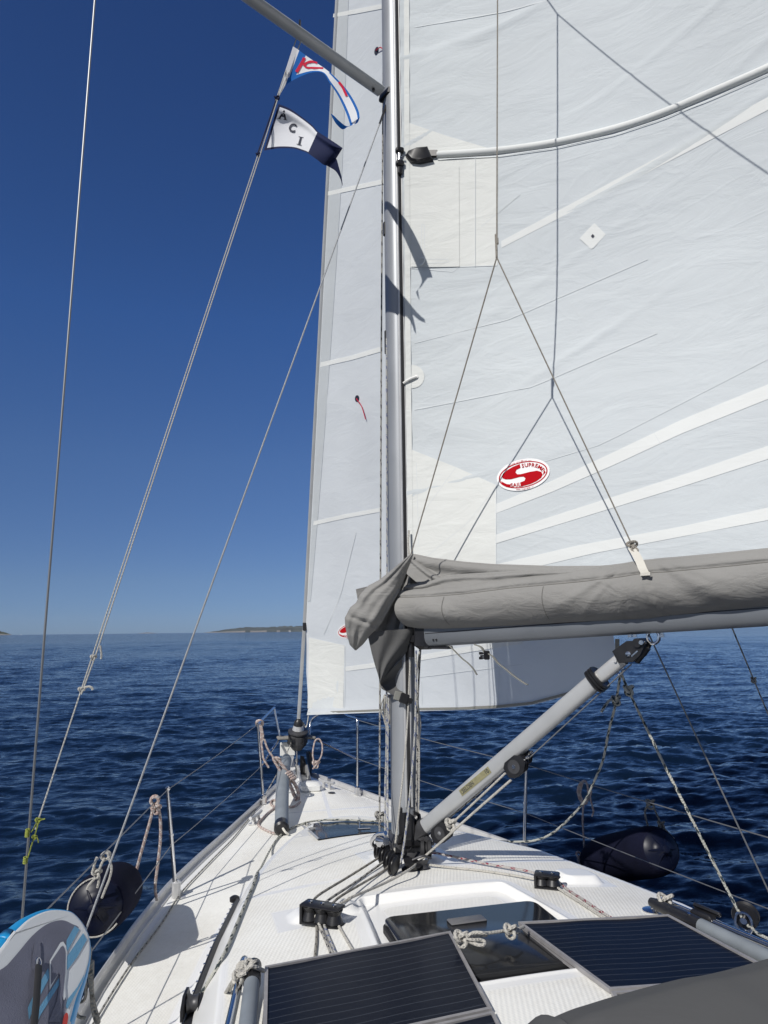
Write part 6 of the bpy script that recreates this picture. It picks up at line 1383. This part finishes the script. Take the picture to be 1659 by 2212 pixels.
    for k in range(4):
        q = rnd.uniform(-10, 10); b.tube([g(745+q, 1390), g(740+q, 1560), g(755+q, 1720), g(775+q, 1850), g(805+q, 1960), g(820, 2010), g(795, 2005), g(770+q, 1880), g(760+q, 1700), g(765+q, 1500)], .0055, 7)
    b.tube([g(700, 1640), g(715, 1720), g(700, 1820), g(650, 1850)], .0055, 7); b.tube([g(620, 1900), g(650, 1960), g(710, 1975)], .0055, 7)
    tag(b.build('lashing', M['r_grey']), 'grey flecked rope hanging in long loops between paddle board and toe rail', 'rope')
build_board()

# ---------------------------------------------------------------- solar panels, poles and lashings on the coachroof
def build_panels():
    def panel(corn, label, zs_, flip):
        TL, TR, BL, BR = [atz(*q, zz) for q, zz in zip(corn, zs_)]
        t = thing('solar_panel', label, 'solar panel', (TL+TR+BL+BR)/4, 'flexible solar panels on the coachroof'); X = (TR-TL); nrm = np.cross(BL-TL, TR-TL); nrm /= np.linalg.norm(nrm); nrm *= np.sign(nrm[2])
        def pt(u, v, h=0): return TL*(1-u)*(1-v)+TR*u*(1-v)+BL*(1-u)*v+BR*u*v+nrm*h
        b = MB(); b.loft([[pt(u, v, h) for u, v in ((0, 0), (1, 0), (1, 1), (0, 1))] for h in (-.024, -.014)]); b.build('backing', M['frame_grey'], t, smooth=False)
        b = MB()
        w_ = .012/np.linalg.norm(TR-TL); h_ = .012/np.linalg.norm(BL-TL)
        for (u0, v0, u1, v1) in ((0, 0, 1, h_), (0, 1-h_, 1, 1), (0, h_, w_, 1-h_), (1-w_, h_, 1, 1-h_)):
            b.loft([[pt(u, v, h) for u, v in ((u0, v0), (u1, v0), (u1, v1), (u0, v1))] for h in (-.010, .004)])
        b.build('frame', M['frame_grey'], t, smooth=False)
        b = MB(); G = np.array([[pt(w_+(1-2*w_)*i/12, h_+(1-2*h_)*j/12, -.001-.0015*math.sin(i*.9+j*.4)) for i in range(13)] for j in range(13)]); UV = np.array([[(i/12, j/12*np.linalg.norm(BL-TL)) for i in range(13)] for j in range(13)])
        b.grid(G, UV); b.build('cells', M['cells'], t)
        return pt
    panel(((572, 2089), (973, 2013), (566, 2290), (1063, 2181)), 'dark blue solar panel nearer the port handrail, corner tied over the hatch', (1.735, 1.70, 1.735, 1.715), 0)
    panel(((566, 2296), (1066, 2186), (556, 2600), (1180, 2420)), 'strip of dark solar panel at the bottom edge, behind the first port one', (1.735, 1.715, 1.735, 1.72), 0)
    panel(((1119, 1993), (1444, 1977), (1316, 2139), (1700, 2112)), 'dark blue solar panel at starboard, half hidden by the sprayhood', (1.70, 1.72, 1.715, 1.725), 1)
    panel(((1320, 2144), (1710, 2117), (1420, 2300), (1840, 2270)), 'strip of dark solar panel showing between starboard panel and sprayhood', (1.715, 1.725, 1.715, 1.725), 1)
build_panels()
def build_poles():
    a = atz(*z3(655, 1000), 1.73); d = HRD_P; e = atz(*z3(612, 1413), 1.73); d = (e-a)/np.linalg.norm(e-a)
    t = thing('lashed_pole', 'grey pole with black cap lashed along the port handrail', 'pole', a, 'grey poles beside the handrails')
    MB().tube([a+d*.10, a+d*1.6], .026, 16, smooth=False).build('tube', M['tube_grey'], t); MB().tube([a-d*.045, a-d*.03, a+d*.10], [.018, .027, .028], 16, smooth=False).build('cap', M['black'], t)
    a = atz(*z5(1195, 1100), 1.70); e = atz(*z5(1640, 1312), 1.70); d = (e-a)/np.linalg.norm(e-a)
    t = thing('lashed_pole', 'grey pole with black bracket lashed along the starboard handrail', 'pole', a, 'grey poles beside the handrails')
    MB().tube([a, a+d*1.6], .026, 16, smooth=False).build('tube', M['tube_grey'], t); b = MB(); b.tube([a-d*.26, a-d*.22, a+d*.012], [.018, .024, .028], 12, smooth=False); o = b.build('bracket', M['black'], t)
    MB().lathe(a-d*.05+V(-.005, -.01, .024), V(0, -.2, 1), [(.007, 0), (.007, .005)], 8).build('screw', M['steel'], o)
    b = MB(); c = HR_S+HRD_S*.20; b.box(c, (.10, .05, .045), HRD_S, V(0, 0, 1), bev=.008); b.box(c+V(.02, .0, .03), (.13, .02, .02), HRD_S, V(0, 0, 1), bev=.006); tag(b.build('handrail_clamp', M['black']), 'black plastic clamp on the starboard handrail beside the white lashing', 'clamp')
    # lashings
    b = MB(); c = HR_P+HRD_P*.10
    for k in range(4): p = HR_P+HRD_P*(.07+.014*k); b.tube([p+.019*V(math.cos(x), 0, math.sin(x)) for x in np.linspace(0, 6.283, 12, endpoint=False)], .0055, 6, smooth=False, closed=True)
    w_ = lambda x, y, z: atz(*z3(x, y), z)
    b.knot(w_(640, 965, 1.765), .024, .006); b.knot(w_(545, 1050, 1.745), .022, .006)
    b.tube([w_(545, 1045, 1.74), w_(600, 1000, 1.76), w_(640, 965, 1.775), w_(690, 985, 1.76), w_(735, 1005, 1.74)], .007, 7); b.tube([w_(525, 1060, 1.735), w_(560, 1035, 1.755), w_(600, 1020, 1.76)], .007, 7)
    b.tube([w_(500, 1075, 1.72), w_(450, 1160, 1.64), w_(400, 1230, 1.55), w_(350, 1300, 1.50), w_(300, 1400, 1.48)], .0055, 7); b.tube([w_(505, 1090, 1.72), w_(470, 1165, 1.62), w_(430, 1190, 1.58), w_(330, 1270, 1.50), w_(275, 1350, 1.48)], .0055, 7); b.tube([w_(400, 1230, 1.55), w_(330, 1330, 1.49), w_(290, 1440, 1.48)], .006, 7)
    tag(b.build('lashing', M['r_white']), 'white cord lashing the panel corner to the port handrail', 'rope')
    b = MB(); w_ = lambda x, y, z: atz(*z5(x, y), z)
    for k in range(6): b.tube([w_(950+7*k, 940, 1.70), w_(965+6*k, 925, 1.725), w_(985+5*k, 940, 1.71), w_(995+4*k, 990, 1.69), w_(1005+3*k, 1035, 1.67)], .0055, 6)
    b.knot(w_(975, 945, 1.715), .04, .008)
    tag(b.build('lashing', M['r_white']), 'white cord knotted round the front end of the starboard handrail', 'rope')
    b = MB(); h = 1.735; w_ = lambda x, y, z=h: atz(*zh(x, y), z)
    b.tube([w_(735, 455, 1.715), w_(775, 435), w_(815, 420, 1.76), w_(860, 398, 1.77), w_(920, 400, 1.77), w_(955, 410, 1.76), w_(930, 420, 1.75), w_(880, 420, 1.75), w_(820, 435, 1.75)], .0062, 8)
    b.tube([w_(790, 440, 1.745), w_(840, 470, 1.735), w_(890, 490, 1.73), w_(932, 490, 1.73), w_(938, 465, 1.735), w_(905, 452, 1.74), w_(850, 452, 1.745), w_(800, 440, 1.75)], .0062, 8)
    b.tube([w_(930, 402, 1.755), w_(990, 398, 1.75), w_(1060, 388, 1.745), w_(1110, 382, 1.74), w_(1160, 378, 1.74), w_(1205, 365, 1.735), w_(1235, 352, 1.73)], .0062, 8)
    b.knot(w_(765, 438, 1.745), .030, .008); b.knot(w_(1135, 382, 1.745), .028, .007); b.tube([w_(1140, 390, 1.74), w_(1170, 395, 1.735), w_(1200, 390, 1.73)], .008, 7)
    tag(b.build('lashing', M['r_red'] if False else M['r_white']), 'white knotted cord tying the two solar panels together across the dark hatch', 'rope')
    # neon cord at the foot of the flag halyard
    b = MB(); d = dep(HB); g = lambda x, y, k=0: atd(*z2(x, y), d+k)
    for k in range(6): c = atx(*z2(230-1.2*k, 412+11*k), -1.757); b.tube([c+.0065*V(math.cos(x), math.sin(x), .25*math.sin(x)) for x in np.linspace(0, 6.283, 10, endpoint=False)], .0026, 6, smooth=False, closed=True)
    for k in range(4): c = atx(*z2(213-1.5*k, 645+14*k), -1.758); b.tube([c+.0065*V(math.cos(x), math.sin(x), .3*math.sin(x)) for x in np.linspace(0, 6.283, 10, endpoint=False)], .0028, 6, smooth=False, closed=True)
    for pts in ([(325, 318), (308, 345), (275, 410), (255, 435)], [(318, 330), (312, 380), (295, 440), (285, 480)], [(375, 322), (345, 330), (318, 345), (300, 350)], [(285, 475), (262, 540), (245, 600), (228, 650)], [(275, 480), (300, 475), (312, 490), (320, 520)]): b.tube([g(*p) for p in pts], .0026, 6)
    b.knot(g(318, 335), .012, .003); b.knot(g(285, 475), .010, .0028)
    tag(b.build('neon_cord', M['r_neon']), 'neon yellow cord tying the flag halyard to the port shroud', 'cord')
build_poles()

# grey tube on the foredeck
def build_foretube():
    e = atdeck(*z6(597, 1410), .055); e2 = aty(*z6(608, 930), 2.9); f = aty(*z6(640, 720), 3.45)
    t = thing('padded_tube', 'grey padded tube with black end cap lying over the foredeck', 'tube', e); d = (e-e2)/np.linalg.norm(e-e2)
    pts = [f+V(.02, .12, .01), f, f*.45+e2*.55+V(0, 0, .035), e2*.8+e*.2+V(0, 0, .01), e-d*.05]; MB().tube(pts, [.045, .060, .060, .058, .055], 20, sub=6).build('sleeve', M['tube_grey'], t)
    MB().tube([e-d*.06, e+d*.015, e+d*.03], [.059, .060, .045], 18, smooth=False).build('cap', M['black'], t)
    b = MB(); b.tube([e+d*.03+V(.01, 0, .01), e+d*.05+V(.03, -.01, -.01), e+d*.05+V(.055, 0, -.03)], .009, 8); b.build('strap_end', M['web_white'], t)
build_foretube()

# ---------------------------------------------------------------- sprayhood in front of the cockpit
def build_hood():
    pts = [plane(px, py, (0, -3.15, 0), (0, 1, 0)) for px, py in ((1211, 2212), (1250, 2185), (1280, 2168), (1305, 2157), (1336, 2147), (1427, 2119), (1553, 2086), (1659, 2066))]
    for p in pts: p[2] -= .028
    prof = [V(-.90, 1.66), V(-.88, 1.9), V(-.81, 2.10)]+[V(p[0], p[2]) for p in pts]+[V(-.1, pts[-1][2]+.025), V(.3, pts[-1][2]+.028), V(.75, 2.40), V(1.0, 2.22), V(1.12, 1.95), V(1.15, 1.66)]
    pf = np.array(catmull(prof, 6)); rows = []
    for y, sx, sz, fl in ((-2.15, .80, .0, 1), (-2.3, .84, .10, 1), (-2.7, .93, .52, 0), (-3.0, .985, .90, 0), (-3.10, .998, .985, 0), (-3.15, 1, 1, 0), (-3.25, .99, .99, 0), (-3.5, .95, .96, 0), (-3.9, .90, .90, 0)):
        rows.append([V(q[0]*sx, y, 1.70+(q[1]-1.70)*max(sz, .02)) for q in pf])
    rows = np.array(rows); fine = []
    for i in range(rows.shape[1]): fine.append(catmull(list(rows[:, i]), 5))
    A = np.array(fine); 
    b = MB().grid(A); o = b.build('sprayhood', M['canvas_hood'], None, auto=0); tag(o, 'dark grey canvas sprayhood top filling the bottom right corner', 'sprayhood')
build_hood()

# ---------------------------------------------------------------- summer sea haze
def build_haze():
    b = MB(); b.box((0, 0, 79), (15600, 15600, 162)); mt = bpy.data.materials.new('haze'); mt.use_nodes = True; nt = mt.node_tree; nt.nodes.remove(nt.nodes['Principled BSDF'])
    v = nt.nodes.new('ShaderNodeVolumePrincipled'); v.inputs['Color'].default_value = (.80, .88, 1.0, 1); v.inputs['Density'].default_value = 2.0e-5; v.inputs['Anisotropy'].default_value = 0.0
    nt.links.new(v.outputs[0], nt.nodes['Material Output'].inputs['Volume']); o = b.build('haze', mt, None, smooth=False); o['kind'] = 'stuff'
build_haze()
